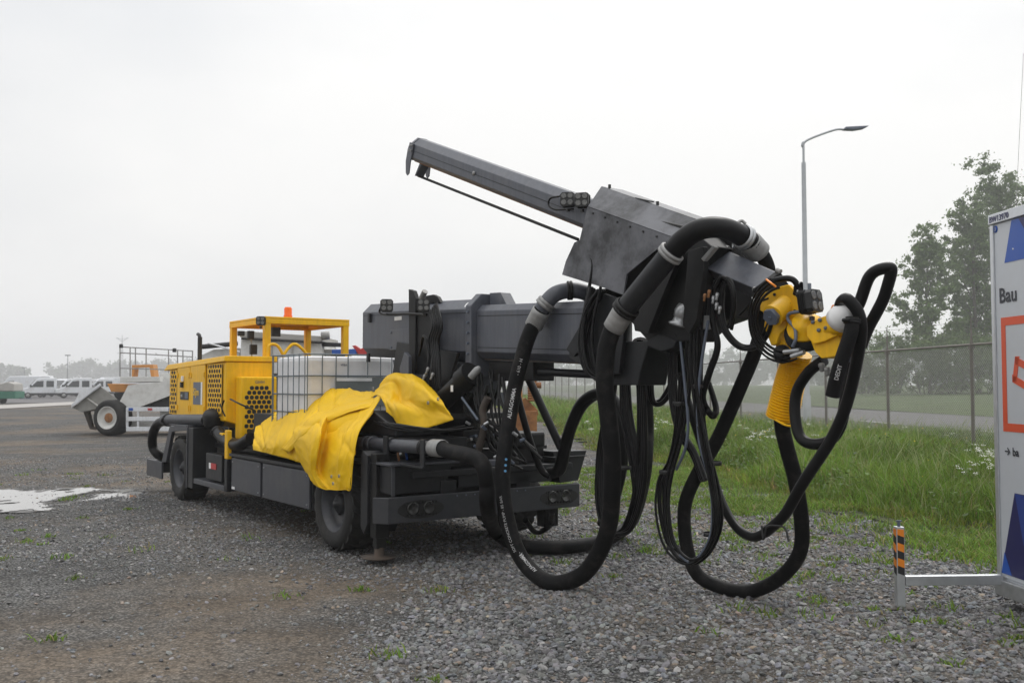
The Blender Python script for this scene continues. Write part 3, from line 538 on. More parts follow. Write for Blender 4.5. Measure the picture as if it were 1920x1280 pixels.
# seat, mirrors and guard hoops under the canopy
for px, py, wv, hv2 in ((452, 625, .09, .07), (470, 628, .09, .12), (475, 655, .10, .14), (517, 622, .13, .13)):
    p = MU(px, py, 4.45); box('control_panel', 'lamp_dark', p[0] - .03, p[0] + .03, p[1] - wv / 2, p[1] + wv / 2, p[2] - hv2 / 2, p[2] + hv2 / 2, .008)
part(S().tube([MU(471, 632, 4.46), MU(472, 672, 4.46)], .012, 8), 'panel_stalk', 'pale_steel')
for a, b, c in (((502, 664), (512, 645), (530, 664)), ((533, 664), (552, 645), (575, 664))):
    part(S().tube(smooth_path([MU(a[0], a[1] + 12, 4.0), MU(*a, 4.0), MU(b[0] - 8, b[1] + 4, 4.0), MU(*b, 4.0), MU(b[0] + 9, b[1] + 4, 4.0), MU(*c, 4.0), MU(c[0] + 1, c[1] + 12, 4.0)], 6), .022, 10), 'guard_hoop', 'yellow_paint')
box('operator_seat', 'black_steel', 4.6, 5.1, 1.2, 1.7, 1.2, 1.35, .03); box('seat_back', 'black_steel', 5.05, 5.17, 1.2, 1.7, 1.352, 1.8, .03)
p = MV(375, 632, .6); part(S().tube([(p[0], .6, 1.7), (p[0], .6, p[2])], .035, 12).tube(smooth_path([(p[0], .6, p[2] - .03), (p[0] + .03, .6, p[2] + .03), (p[0] + .1, .6, p[2] + .05)], 5), .028, 10), 'exhaust_stack', 'lamp_dark')
# turret, post and lift cylinder of the boom
bv = 1.12
part(S().lathe([(.0, .84), (.50, .84), (.50, .90), (.42, .92), (.40, 1.25), (.46, 1.27), (.46, 1.36), (.38, 1.38), (.36, 1.75), (.0, 1.75)], (-.15, bv, 0), (0, 0, 1), 32), 'turret', 'dark_paint')
for s in (-1, 1): part(S().prism([(-.75, bv + s * .30 - .02, 1.55), (-.95, bv + s * .30 - .02, 1.95), (.25, bv + s * .30 - .02, 2.1), (.45, bv + s * .30 - .02, 1.35), (.2, bv + s * .30 - .02, 1.25), (-.4, bv + s * .3 - .02, 1.25)], (0, .04, 0)), 'turret_cheek', 'dark_paint', bevel=.006)
o = part(S().cyl(MV(775, 805, .62), MV(868, 715, .72), .095, n=20), 'lift_cylinder', 'black_steel'); P = np.array([MV(868, 715, .72), MV(885, 700, .74)]); part(S().cyl(P[0], P[1], .12, n=20), 'cylinder_head', 'black_steel', o)
part(S().lathe([(.03, 0), (.034, .01), (.034, .10), (.02, .13), (.0, .14)], MV(882, 708, .66), MV(893, 697, .66) - MV(880, 712, .62), 14), 'cylinder_pin', 'pale_steel', o); plate_v('pin_cover', 'yellow_paint', ((862, 712), (872, 688), (880, 688), (886, 698), (874, 706)), .80, .06, parent=o); box('cylinder_label', 'label_white', *(lambda q: (q[0] - .02, q[0] + .02, q[1], q[1] + .004, q[2] - .03, q[2] + .03))(MV(847, 728, .60)), 0, parent=o)
part(S().tube(smooth_path([MV(915, 745, .7), MV(905, 770, .68), MV(908, 800, .68), MV(895, 850, .66)], 6), [.035] * 18 + [.02], 10), 'dirty_hose', 'dirty_steel')
part(S().tube([MV(866, 745, .66), MV(896, 787, .66)], .012, 8), 'guide_rod', 'plate_grey'); box('nose_shield', 'grey_paint', *(lambda a, b: (a[0] - .02, a[0], min(a[1], b[1]), max(a[1], b[1]), b[2], a[2]))(MU(928, 735, -.62), MU(945, 760, -.62)), .004)
box('data_plate', 'label_white', *(lambda a, b: (a[0] - .004, a[0], min(a[1], b[1]), max(a[1], b[1]), b[2], a[2]))(MU(932, 712, -.4), MU(949, 724, -.4)), 0)
box('turret_deck', 'dark_paint', -.62, .1, .85, 1.6, 1.30, 1.36)
# lower boom: sleeve, collar and inner section, drooping slightly
D0 = math.tan(R(2.6))
def lb(u, v, z): return (u, v, z + D0 * (u + 1.07))      # bends the boom down towards its tip
def octo(u, hw, z0, z1, c): return [lb(u, bv + a, z) for a, z in ((-hw + c, z0), (hw - c, z0), (hw, z0 + c), (hw, z1 - c), (hw - c, z1), (-hw + c, z1), (-hw, z1 - c), (-hw, z0 + c))]
part(S().hexa(octo(1.22, .23, 1.86, 2.47, .10), octo(-1.02, .23, 1.86, 2.47, .10)), 'boom_sleeve', 'grey_paint', bevel=.006)
part(S().hexa(octo(-1.0, .26, 1.72, 2.52, .12), octo(-1.10, .26, 1.72, 2.52, .12)), 'boom_collar', 'grey_paint', bevel=.008)
part(S().hexa(octo(-1.103, .20, 1.90, 2.41, .06), octo(-2.85, .20, 1.90, 2.41, .06)), 'boom_inner', 'grey_paint', bevel=.006)
part(S().hexa([lb(-1.12, bv - .06, 2.39), lb(-1.12, bv + .06, 2.39), lb(-1.42, bv + .06, 2.39), lb(-1.42, bv - .06, 2.39)], [lb(-1.12, bv - .06, 2.53), lb(-1.12, bv + .06, 2.53), lb(-1.30, bv + .06, 2.53), lb(-1.30, bv - .06, 2.53)]), 'slide_pad', 'grey_paint', bevel=.004)
part(S().prism([lb(-.9, bv - .235, 1.845), lb(.5, bv - .235, 1.845), lb(.4, bv - .235, 1.60), lb(-.80, bv - .235, 1.55)], (0, .47, 0)), 'boom_foot', 'grey_paint', bevel=.006)
part(S().lathe([(.0, 0), (.1, 0), (.1, .05), (.06, .06), (.05, .12), (.0, .12)], lb(1.22, bv - .05, 2.25), (1, 0, 0), 20).lathe([(.0, 0), (.13, 0), (.13, .04), (.08, .05), (.0, .05)], lb(1.22, bv, 2.0), (1, 0, 0), 20), 'end_cap', 'pale_steel')
box('sleeve_label', 'label_white', *(lambda q: (q[0] - .10, q[0] + .06, q[1] - .004, q[1] - .001, q[2] - .02, q[2] + .02))(MV(745, 597, bv - .23)), 0); part(S().lathe([(.0, 0), (.05, 0), (.05, .006), (.0, .007)], MV(876, 575, bv - .2), (0, -1, .6), 14), 'round_badge', 'label_white')
for u_a, u_b, hw, zs in ((1.2, -.98, .23, (2.33,)), (-1.13, -2.83, .20, (2.30, 2.0))):
    for z in zs: part(S().hexa([lb(u_a, bv - hw - .003, z), lb(u_a, bv - hw - .003, z + .006), lb(u_a, bv - hw + .002, z + .006), lb(u_a, bv - hw + .002, z)], [lb(u_b, bv - hw - .003, z), lb(u_b, bv - hw - .003, z + .006), lb(u_b, bv - hw + .002, z + .006), lb(u_b, bv - hw + .002, z)]), 'weld_seam', 'dark_paint')
part(S().hexa([lb(-1.15, bv - .14, 1.885), lb(-1.15, bv + .14, 1.885), lb(-1.15, bv + .14, 1.897), lb(-1.15, bv - .14, 1.897)], [lb(-2.8, bv - .14, 1.885), lb(-2.8, bv + .14, 1.885), lb(-2.8, bv + .14, 1.897), lb(-2.8, bv - .14, 1.897)]), 'wear_strip', 'dirty_steel')
part(S().hexa(octo(1.27, .20, 1.92, 2.40, .10), octo(1.222, .23, 1.86, 2.47, .10)), 'sleeve_end', 'grey_paint', bevel=.006)
for a, z in ((1.0, 2.40), (1.02, 1.95)): part(S().box(a, a + .05, bv - .26, bv - .232, z - .05, z + .05), 'sleeve_bracket', 'dark_paint', bevel=.004)
# dark post and hose bracket in front of the sleeve
plate_v('mast_plate', 'black_steel', ((766, 542), (774, 545), (779, 560), (778, 740), (767, 740)), .78, .05); plate_v('mast_plate', 'black_steel', ((779, 580), (810, 585), (815, 640), (800, 660), (806, 740), (779, 740)), .80, .04)
plate_v('mast_plate', 'black_steel', ((795, 555), (812, 552), (820, 556), (826, 567), (795, 569)), .95, .04); plate_v('mast_plate', 'grey_paint', ((749, 690), (758, 660), (766, 668), (766, 700), (750, 706)), .70, .04)
for k in range(5): hose('boom_cable', [(806 + k * 3, 585 - k * 4, .74), (812 + k * 4, 610, .70), (805 + k * 4, 640, .70), (812 + k * 3, 680, .68), (805 + k * 5, 730, .66)], .016, 'smooth_rubber', 8)
for k in range(3): hose('boom_cable', [(790 - k * 2, 650 + 8 * k, .72), (795, 630, .68), (805, 655 + 5 * k, .68), (803, 690, .68), (795 + k * 5, 735, .66)], .014, 'smooth_rubber', 8)
part(S().tube([MV(790, 560, .74), MV(797, 546, .74)], .03, 12), 'cable_gland', 'pale_steel')
for q in ((803, 690), (812, 700), (797, 703)): part(S().lathe([(.0, 0), (.017, 0), (.017, .03), (.011, .032), (.011, .08), (.0, .08)], MV(*q, .64), (-.4, -.6, -.7), 6), 'hydraulic_fitting', 'pale_steel')
lamp_at(725, 572, .72, .13); lamp_at(794, 572, .70, .12); hose('lamp_cable', [(716, 573, .74), (712, 585, .74), (725, 590, .74), (765, 588, .74), (800, 590, .72)], .013, 'smooth_rubber', 8)

# bolts, hinges and plates
def bolt_v(u, v, z, parent=None, m='dark_paint', r=.011): part(S().cyl((u, v, z), (u, v - .010, z), r, n=6), 'bolt', m, parent)
for a, b in ((.70, 2.02), (2.09, 3.06)):
    for u in (a + .05, b - .05):
        for z in (.385, .69): bolt_v(u, .0195, z, m='galvanised', r=.008)
for u in (4.73, 5.33, 5.41, 5.97):
    for z in (1.30, 1.78): part(S().box(u - .018, u + .018, hv - .034, hv - .021, z - .04, z + .04), 'hinge', 'yellow_paint', bevel=.003)
for k in range(6): part(S().cyl(lb(-1.05, bv - .262, 1.84 + .10 * k), lb(-1.05, bv - .275, 1.84 + .10 * k), .013, n=6), 'bolt', 'plate_grey')
pl = part(S().box(.05, .55, bv - .245, bv - .232, 2.02, 2.24), 'access_plate', 'grey_paint', bevel=.003)
for u in (.09, .51):
    for z in (2.05, 2.21): bolt_v(u, bv - .246, z, pl, 'plate_grey')
for k in range(9): part(S().cyl((u0 - .001, .75 + k * .1, .60), (u0 - .011, .75 + k * .1, .60), .008, n=6), 'bolt', 'plate_grey', bumper)
# valve block, hoses and cables crowding the foot of the boom
crng = random.Random(9)
box('valve_block', 'black_steel', -.82, -.55, .95, 1.35, 1.02, 1.20, .01)
for k in range(7): part(S().cyl((-.83, .98 + k * .055, 1.10 + .03 * (k % 2)), (-.93, .98 + k * .055, 1.12 + .03 * (k % 2)), .016, n=8), 'valve_spool', 'plate_grey' if k % 2 else 'pale_steel')
for k in range(14):
    x0, x1 = crng.uniform(880, 960), crng.uniform(930, 1020); hose('nose_hose', [(x0, crng.uniform(690, 740), .78), (x0 + crng.uniform(-12, 12), crng.uniform(750, 790), .72), ((x0 + x1) / 2, crng.uniform(800, 850), .72), (x1, crng.uniform(820, 880), .80)], crng.uniform(.009, .018), 'smooth_rubber', 7, 6)
for k in range(8): q = (crng.uniform(880, 1000), crng.uniform(790, 880)); part(S().cyl(MV(*q, .66), MV(q[0] - 8, q[1] + crng.uniform(-8, 8), .62), .014, n=6), 'hydraulic_fitting', crng.choice(('plate_grey', 'galvanised', 'dirty_steel')))
for k in range(6): hose('deck_cable', [(700 + k * 9, 790 + k, .30), (735 + k * 10, 803 + crng.uniform(-3, 3), .30), (790 + k * 9, 806 + crng.uniform(-3, 4), .34), (860 + k * 6, 800 + crng.uniform(-4, 4), .5)], .010, 'smooth_rubber', 6, 6)
# upper boom: outer tube pointing up and back, cover, carriage, inner tube
TB = R(21.3); cT, sT = math.cos(TB), math.sin(TB); ub = 1.08
BP0 = np.array([.27, 4.205])
def ubm(s, n, v): return np.array([BP0[0] - s * cT - n * sT, v, BP0[1] - s * sT + n * cT])
def uoct(s, hw, hh, cu, cl, n0=0.): return [ubm(s, n + n0, ub + a) for a, n in ((-hw + cl, -hh), (hw - cl, -hh), (hw, -hh + cl), (hw, hh - cu), (hw - cu, hh), (-hw + cu, hh), (-hw, hh - cu), (-hw, -hh + cl))]
arm = part(S().hexa(uoct(.04, .115, .12, .07, .035), uoct(3.6, .115, .12, .07, .035)), 'upper_arm', 'grey_paint', bevel=.005)
part(S().hexa([ubm(.06, -.128, ub - .07), ubm(.06, -.128, ub + .07), ubm(.06, -.121, ub + .07), ubm(.06, -.121, ub - .07)], [ubm(3.3, -.128, ub - .07), ubm(3.3, -.128, ub + .07), ubm(3.3, -.121, ub + .07), ubm(3.3, -.121, ub - .07)]), 'wear_strip', 'rust', arm)
part(S().hexa([ubm(.10, -.02, ub - .118), ubm(.10, -.015, ub - .118), ubm(.10, -.015, ub - .115), ubm(.10, -.02, ub - .115)], [ubm(3.0, -.02, ub - .118), ubm(3.0, -.015, ub - .118), ubm(3.0, -.015, ub - .115), ubm(3.0, -.02, ub - .115)]), 'weld_seam', 'dark_paint', arm)
part(S().lathe([(.0, 0), (.02, 0), (.02, .012), (.0, .013)], ubm(1.36, -.01, ub - .116), (0, -1, 0), 12), 'grease_point', 'pale_steel', arm)
endp = part(S().hexa(uoct(0, .12, .123, .07, .03), uoct(.038, .12, .123, .07, .03)), 'arm_end_plate', 'grey_paint', bevel=.003)
for s in (-1, 1):
    o = part(S().prism([ubm(a, n, ub + s * .125 - .006) for a, n in ((-.005, .06), (.085, .06), (.085, -.15), (.10, -.26), (.07, -.29), (.03, -.27), (-.02, -.15), (-.025, -.02))], (0, .012, 0)), 'end_bracket', 'grey_paint', bevel=.002)
    for a, n in ((.03, .03), (.06, .035), (.03, -.02), (.065, -.02)): part(S().cyl(ubm(a, n, ub + s * .125 + s * .006), ubm(a, n, ub + s * .125 + s * .02), .012, n=6), 'bolt', 'pale_steel', o)
part(S().prism([ubm(a, n, ub - .05) for a, n in ((.15, -.125), (.20, -.125), (.12, -.27), (.09, -.28))], (0, .1, 0)), 'rod_bracket', 'grey_paint', bevel=.002)
part(S().cyl(ubm(.08, -.275, ub), MV(1084, 449, ub), .014, n=10), 'guide_rod', 'black_steel')
lamp_at(1063, 373, .84, .115, .2); lamp_at(1090, 374, .84, .115, .2); hose('lamp_cable', [(1050, 368, .9), (1032, 372, .9), (1029, 385, .9), (1042, 393, .9), (1075, 392, .9)], .009, 'smooth_rubber', 7)
# bent cover sheet over the telescope
cvn, cvf = .86, 1.36
c_lo = [MV(x, y, cvn) for x, y in ((1103, 388), (1266, 447), (1252, 452), (1176, 514), (1170, 553), (1135, 540), (1055, 515), (1062, 490), (1078, 455), (1088, 450))]
c_up = [MV(1103, 388, cvn), MV(1266, 447, cvn), MV(1318, 417, 1.03), MV(1128, 351, 1.03)]
c_tp = [MV(1128, 351, 1.03), MV(1318, 417, 1.03), MV(1318, 417, 1.03) + np.array([0, .22, 0]), MV(1128, 351, 1.03) + np.array([0, .22, 0])]
cov = S(); cov.add(c_lo, [tuple(range(len(c_lo)))]); cov.add(c_up, [(0, 1, 2, 3)]); cov.add(c_tp, [(0, 1, 2, 3)])
mir = lambda q: np.array([q[0], 2 * 1.14 - q[1], q[2]])
cov.add([mir(q) for q in c_lo], [tuple(range(len(c_lo)))]); cov.add([mir(q) for q in c_up], [(0, 1, 2, 3)])
cover = part(cov, 'cover_sheet', 'cover_sheet', solid=.014)
for k in range(7): q_ = MV(1112, 400, cvn - .008) * (1 - k / 6) + MV(1258, 453, cvn - .008) * (k / 6); part(S().cyl(q_, q_ + np.array([0, -.008, 0]), .009, n=6), 'cover_bolt', 'lamp_dark', cover)
hnd = part(S().beam(MV(1195, 372, 1.05), MV(1222, 378, 1.05), .05, .01), 'cover_flap', 'dark_paint', cover)
for q in ((1143, 353), (1233, 385)): part(S().cyl(MV(*q, 1.06), MV(*q, 1.06) + np.array([0, 0, .03]), .012, n=8), 'cover_bolt', 'lamp_dark', cover)
box('inner_sleeve', 'black_steel', *(lambda a: (a[0] - .05, a[0], a[1], a[1] + .36, a[2] - .30, a[2] - .05))(MV(1100, 400, .92)))
plate_v('boom_carriage', 'black_steel', ((1112, 400), (1200, 405), (1330, 425), (1372, 445), (1376, 560), (1374, 596), (1335, 610), (1300, 640), (1215, 640), (1180, 600), (1170, 545)), 1.16, .2, .01)
plate_v('carriage_block', 'black_steel', ((1112, 400), (1200, 405), (1290, 425), (1335, 462), (1322, 500), (1316, 530), (1312, 600), (1300, 640), (1215, 640), (1180, 600), (1170, 545)), .93, .225, .01)
plate_v('carriage_cheek', 'black_steel', ((1180, 560), (1258, 470), (1275, 475), (1240, 560), (1215, 625), (1190, 620)), .84, .05); plate_v('carriage_cheek', 'black_steel', ((1290, 470), (1318, 462), (1322, 480), (1306, 600), (1292, 625), (1280, 610)), .84, .05)
# inner tube, rolled about its own axis, with its bolted flange
def tube_ring(tp, nr, bt): tp, nr, bt = MV(*tp, 1.12), MV(*nr, .95), MV(*bt, 1.06); return np.array([tp, nr, bt, tp + bt - nr])
rL, rR = tube_ring((1352, 464), (1312, 498), (1334, 522)), tube_ring((1459, 511), (1420, 543), (1440, 572))
def rmix(t, g=1.): r = rL * (1 - t) + rR * t; c = r.mean(0); return c + (r - c) * g
tb = part(S().hexa(list(rL), list(rR)), 'inner_tube', 'grey_paint', bevel=.007)
part(S().hexa(list(rmix(.0, 1.22)), list(rmix(.06, 1.22))), 'tube_flange', 'black_steel', tb, bevel=.006)
tax = (rR.mean(0) - rL.mean(0)); tax /= np.linalg.norm(tax)
for t, g in ((.065, 1.12), (.97, 1.1)):
    for q in rmix(t, g): part(S().cyl(q, q + tax * .035, .019, n=6), 'bolt', 'pale_steel', tb)
part(S().hexa(list(rmix(.965, 1.10)), list(rmix(1.03, 1.10))), 'end_flange', 'black_steel', tb, bevel=.004)
plate_v('wear_pad', 'pale_steel', ((1314, 485), (1336, 460), (1341, 464), (1319, 490)), .83, .04)
# joint between the booms
part(S().lathe([(.0, 0), (.19, 0), (.19, .12), (.15, .14), (.15, .60), (.19, .62), (.19, .70), (.0, .70)], MV(1150, 700, 1.12) + np.array([0, 0, -.02]), (0, 0, 1), 24), 'boom_joint', 'black_steel')
plate_v('joint_cheek', 'dark_paint', ((1096, 565), (1125, 548), (1160, 560), (1172, 600), (1160, 700), (1120, 705), (1100, 690), (1068, 672), (1066, 655), (1085, 618)), .86, .04); plate_v('joint_cheek', 'dark_paint', ((1096, 565), (1125, 548), (1160, 560), (1172, 600), (1160, 700), (1120, 705), (1100, 690)), 1.34, .04)
plate_v('joint_plate', 'dark_paint', ((1150, 640), (1210, 640), (1235, 625), (1268, 640), (1262, 652), (1240, 660), (1215, 650), (1200, 700), (1196, 722), (1120, 722), (1122, 690)), .92, .3, .01)
plate_v('gusset', 'dark_paint', ((1061, 655), (1086, 612), (1088, 655), (1076, 668)), .84, .03)
part(S().lathe([(.04, 0), (.075, .005), (.085, .02), (.06, .035), (.055, .07), (.06, .075), (.065, .12), (.05, .17), (.0, .18)], MV(1273, 613, .95), (-.25, .15, 1), 18), 'pipe_elbow', 'galvanised')
part(S().lathe([(.03, 0), (.055, .005), (.045, .02), (.045, .10), (.0, .10)], MV(1322, 618, 1.0), (0, 0, 1), 14), 'pipe_fitting', 'pale_steel')
# concrete line on the booms and the big hose loop on the near side
H1 = [(1015, 580, .82), (1003, 605, .80), (985, 650, .76), (966, 720, .70), (952, 800, .63), (944, 870, .57), (945, 940, .52), (957, 1000, .54), (985, 1055, .60), (1025, 1089, .66), (1062, 1091, .74), (1102, 1069, .78), (1130, 1018, .76), (1146, 950, .70), (1149, 870, .63), (1140, 780, .56), (1133, 710, .51), (1138, 650, .53), (1155, 608, .55), (1166, 590, .56)]
lp, P1 = hose('delivery_hose', H1, .066, 'rubber', 20, 12)
collar(MV(1016, 581, .82), MV(1000, 612, .81), .080, parent=lp); collar(MV(1170, 582, .56), MV(1150, 617, .545), .082, parent=lp)
E1 = smooth_path([MV(1015, 580, .82), MV(1024, 568, .84), MV(1040, 552, .9), MV(1062, 545, 1.0), MV(1088, 546, 1.1), MV(1108, 556, 1.2), MV(1120, 580, 1.25)], 8); el = part(S().tube(E1, .068, 18), 'pipe_bend', 'grey_paint'); clamp(E1, 7, .075, .06, 'pale_steel', el); clamp(E1, 26, .074, .05, 'black_steel', el)
P2 = smooth_path([MV(1168, 586, .56), MV(1185, 564, .57), MV(1225, 515, .60), MV(1262, 470, .63)], 8); dp = part(S().tube(P2, .078, 18), 'steel_pipe', 'dark_paint'); clamp(P2, 3, .088, .06, 'black_steel', dp); clamp(P2, len(P2) - 2, .084, .055, 'pale_steel', dp)
P3 = smooth_path([MV(1262, 470, .63), MV(1280, 450, .65), MV(1305, 433, .70), MV(1335, 426, .80), MV(1365, 430, .95), MV(1395, 445, 1.12), MV(1412, 458, 1.2)], 8); ep = part(S().tube(P3, .074, 18), 'rubber_bend', 'smooth_rubber'); clamp(P3, 40, .082, .05, 'galvanised', ep)
part(S().tube(smooth_path([MV(1380, 420, 1.05), MV(1390, 414, 1.1), MV(1398, 420, 1.12)], 5), .012, 8), 'lifting_eye', 'pale_steel', ep)
H2 = [(1398, 447, 1.13), (1412, 458, 1.2), (1430, 480, 1.32), (1440, 515, 1.42), (1438, 570, 1.48), (1418, 650, 1.48), (1385, 735, 1.47), (1345, 820, 1.46), (1308, 890, 1.45), (1284, 950, 1.44), (1284, 1015, 1.47), (1308, 1073, 1.53), (1350, 1101, 1.63), (1405, 1107, 1.73), (1457, 1089, 1.74), (1496, 1038, 1.66), (1503, 975, 1.54), (1493, 905, 1.41), (1475, 840, 1.28), (1466, 780, 1.17), (1478, 720, 1.12), (1492, 670, 1.10)]
h2, PH2 = hose('delivery_hose', H2, .053, 'rubber', 20, 12); collar(MV(1404, 452, 1.17), MV(1424, 474, 1.29), .086, parent=h2)
# ribbed yellow sleeve around the hose below the nozzle
Ps = smooth_path([MV(1496, 662, 1.10), MV(1482, 712, 1.12), MV(1466, 782, 1.14)], 84); rs = [(.088 + .016 * i / (len(Ps) - 1)) + (.006, .006, .004, -.007, -.009, -.002)[i % 6] for i in range(len(Ps))]
part(S().tube(Ps, rs, 24, smooth=False), 'ribbed_sleeve', 'yellow_paint'); hose('sleeve_tie', [(1455, 787, 1.04), (1475, 797, 1.0), (1495, 797, 1.0), (1498, 788, 1.08)], .008, 'yellow_paint', 8)
# spray head
def ppoly(pix, v, th, name, m='yellow_paint', b=.006, parent=None): return plate_v(name, m, pix, v, th, b, parent)
br = ppoly(((1425, 553), (1446, 541), (1478, 533), (1490, 545), (1505, 577), (1530, 606), (1522, 640), (1500, 640), (1488, 622), (1475, 614), (1462, 626), (1455, 645), (1446, 648), (1432, 612), (1436, 588), (1425, 582)), .90, .035, 'head_bracket')
ppoly(((1425, 553), (1446, 541), (1478, 533), (1490, 545), (1505, 577), (1530, 606), (1522, 640), (1500, 640), (1488, 622), (1475, 614), (1462, 626), (1455, 645), (1446, 648), (1432, 612), (1436, 588), (1425, 582)), 1.10, .035, 'head_bracket')
ppoly(((1430, 556), (1446, 545), (1475, 538), (1484, 548), (1496, 575), (1480, 590), (1440, 580)), .938, .159, 'head_block', 'black_steel')
ppoly(((1448, 620), (1470, 640), (1480, 672), (1455, 655)), .94, .15, 'head_foot')
a0, a1 = MV(1484, 566, .98), MV(1449, 592, .80); rc = part(S().cyl(a0, a1, .072, n=24), 'rotary_actuator', 'yellow_paint', br, bevel=.004); t_ = (a1 - a0) / np.linalg.norm(a1 - a0); part(S().cyl(a1, a1 + t_ * .03, .058, n=6).cyl(a1 + t_ * .03, a1 + t_ * .04, .012, n=6), 'actuator_cap', 'plate_grey', br)
for q in ((1466, 562), (1480, 570), (1490, 583), (1452, 552)): part(S().cyl(MV(*q, .90), MV(*q, .885), .011, n=6), 'bolt', 'lamp_dark', br)
lamp = work_lamp(MV(1532, 563, .85), np.array([-.93, .12, .12]), .14); 
for k in range(3): hose('lamp_cable', [(1495 + k * 4, 556, .84), (1490 + k * 5, 540, .84), (1497 + k * 3, 530, .84), (1504, 540 + k * 4, .86), (1503, 556, .88)], .008, 'galvanised' if k == 1 else 'smooth_rubber', 6)
# second rotary joint, arm and nozzle
d0 = MV(1512, 622, .93); dn = np.array([-.25, -.55, .45]); dn /= np.linalg.norm(dn); part(S().lathe([(.0, 0), (.14, 0), (.14, .035), (.125, .04), (.125, .06), (.0, .062)], d0 - dn * .03, dn, 28), 'rotary_ring', 'black_steel'); part(S().lathe([(.0, 0), (.112, 0), (.112, .02), (.07, .03), (.07, .075), (.0, .08)], d0 + dn * .033, dn, 28), 'rotary_disc', 'yellow_paint')
na = ppoly(((1512, 612), (1535, 596), (1562, 587), (1573, 612), (1570, 628), (1545, 640), (1525, 645), (1512, 630)), .83, .17, 'nozzle_arm', b=.005); ppoly(((1520, 640), (1570, 628), (1580, 648), (1566, 668), (1540, 672), (1528, 660)), .86, .12, 'nozzle_plate')
for q in ((1525, 604), (1538, 600), (1536, 619), (1549, 615)): part(S().lathe([(.0, 0), (.013, 0), (.013, .010), (.008, .014), (.0, .014)], MV(*q, .829), (0, -1, .1), 6), 'bolt', 'plate_grey', na)
part(S().lathe([(.0, 0), (.03, 0), (.05, .03), (.075, .08), (.085, .13), (.085, .17), (.0, .17)], MV(1600, 572, .80), MV(1570, 605, .86) - MV(1600, 572, .80), 24), 'nozzle_cap', 'label_white')
part(S().lathe([(.0, 0), (.055, 0), (.055, .05), (.04, .07), (.04, .12), (.0, .12)], MV(1575, 608, .84), MV(1545, 625, .88) - MV(1575, 608, .84), 20), 'nozzle_flange', 'yellow_paint')
ppoly(((1590, 625), (1606, 625), (1602, 645), (1590, 650), (1582, 640)), .88, .05, 'nozzle_lug'); hose('tie_string', [(1558, 580, .8), (1562, 572, .8), (1568, 578, .8), (1572, 570, .8)], .004, 'reflect_orange', 5)
# additive hoses at the head
hose('accelerator_hose', [(1435, 998, .98), (1470, 962, .95), (1505, 912, .92), (1545, 845, .90), (1580, 770, .88), (1604, 700, .86), (1613, 645, .84), (1612, 605, .80), (1604, 575, .77), (1590, 562, .76), (1578, 566, .80), (1574, 580, .84)], .036, 'smooth_rubber', 14)
hose('accelerator_hose', [(1436, 998, .98), (1412, 1006, 1.0), (1385, 992, 1.05), (1360, 955, 1.1), (1338, 900, 1.15), (1315, 830, 1.18), (1295, 770, 1.2), (1280, 720, 1.2), (1276, 660, 1.1), (1273, 625, .95)], .032, 'smooth_rubber', 14)
hose('accelerator_hose', [(1600, 585, .95), (1612, 560, .95), (1632, 522, .95), (1652, 504, .95), (1667, 503, .96), (1671, 520, .98), (1660, 552, 1.0), (1640, 590, 1.0), (1628, 615, 1.0), (1615, 650, 1.0)], .036, 'smooth_rubber', 12)
st, PS = hose('stub_hose', [(1597, 596, .76), (1590, 635, .74), (1577, 690, .73), (1560, 742, .73)], .042, 'rubber', 14); clamp(PS, 2, .046, .03, 'black_steel', st)
hose('air_line', [(1592, 632, .92), (1592, 690, .92), (1590, 740, .92), (1578, 790, .93), (1552, 826, .94), (1525, 833, .95), (1500, 815, .96), (1489, 780, .97), (1494, 735, .98), (1515, 700, .98), (1545, 675, .96)], .036, 'smooth_rubber', 12)
for q in ((1594, 655), (1590, 668)): part(S().lathe([(.04, 0), (.05, .005), (.05, .03), (.04, .035)], MV(*q, .92), MV(1592, 690, .92) - MV(1594, 655, .92), 14), 'hose_ferrule', 'plate_grey')
for q in ((1540, 682), (1551, 690)): part(S().lathe([(.0, 0), (.02, .0), (.02, .02), (.014, .022), (.014, .05), (.0, .05)], MV(*q, .92), (-.3, -.3, -1), 6), 'hose_ferrule', 'pale_steel')
# coil of thin cables round the head
for k in range(4):
    r_ = 1 + .075 * k; cx, cy = 1474 - k * .6, 598
    pts = [(cx + 52 * r_ * math.cos(a) - 4, cy + (60 + 2 * k) * r_ * math.sin(a), .80 + .012 * k + .05 * math.sin(a)) for a in np.linspace(-1.75 - .06 * k, -4.9 - .08 * k, 14)]
    hose('coiled_cable', pts, .007 if k % 2 else .010, 'smooth_rubber', 7, 5)
hose('coiled_cable', [(1486, 650, .8), (1492, 635, .8), (1490, 615, .82), (1478, 600, .84), (1480, 588, .84), (1500, 584, .84)], .011, 'plate_grey', 8); hose('cable_tie', [(1437, 524, .74), (1446, 531, .72), (1455, 538, .74)], .007, 'reflect_orange', 6); hose('coiled_cable', [(1415, 545, .82), (1445, 528, .82), (1480, 522, .82), (1495, 535, .84), (1492, 552, .86)], .02, 'smooth_rubber', 8)
for a, b in (((1470, 660), (1500, 656)), ((1484, 668), (1508, 660))): part(S().cyl(MV(*a, .84), MV(*b, .84), .015, n=8), 'hydraulic_fitting', 'galvanised')
part(S().lathe([(.0, 0), (.055, 0), (.055, .06), (.04, .08), (.0, .08)], MV(1468, 668, .93), (-.3, -.5, .3), 20), 'swivel_cap', 'black_steel')
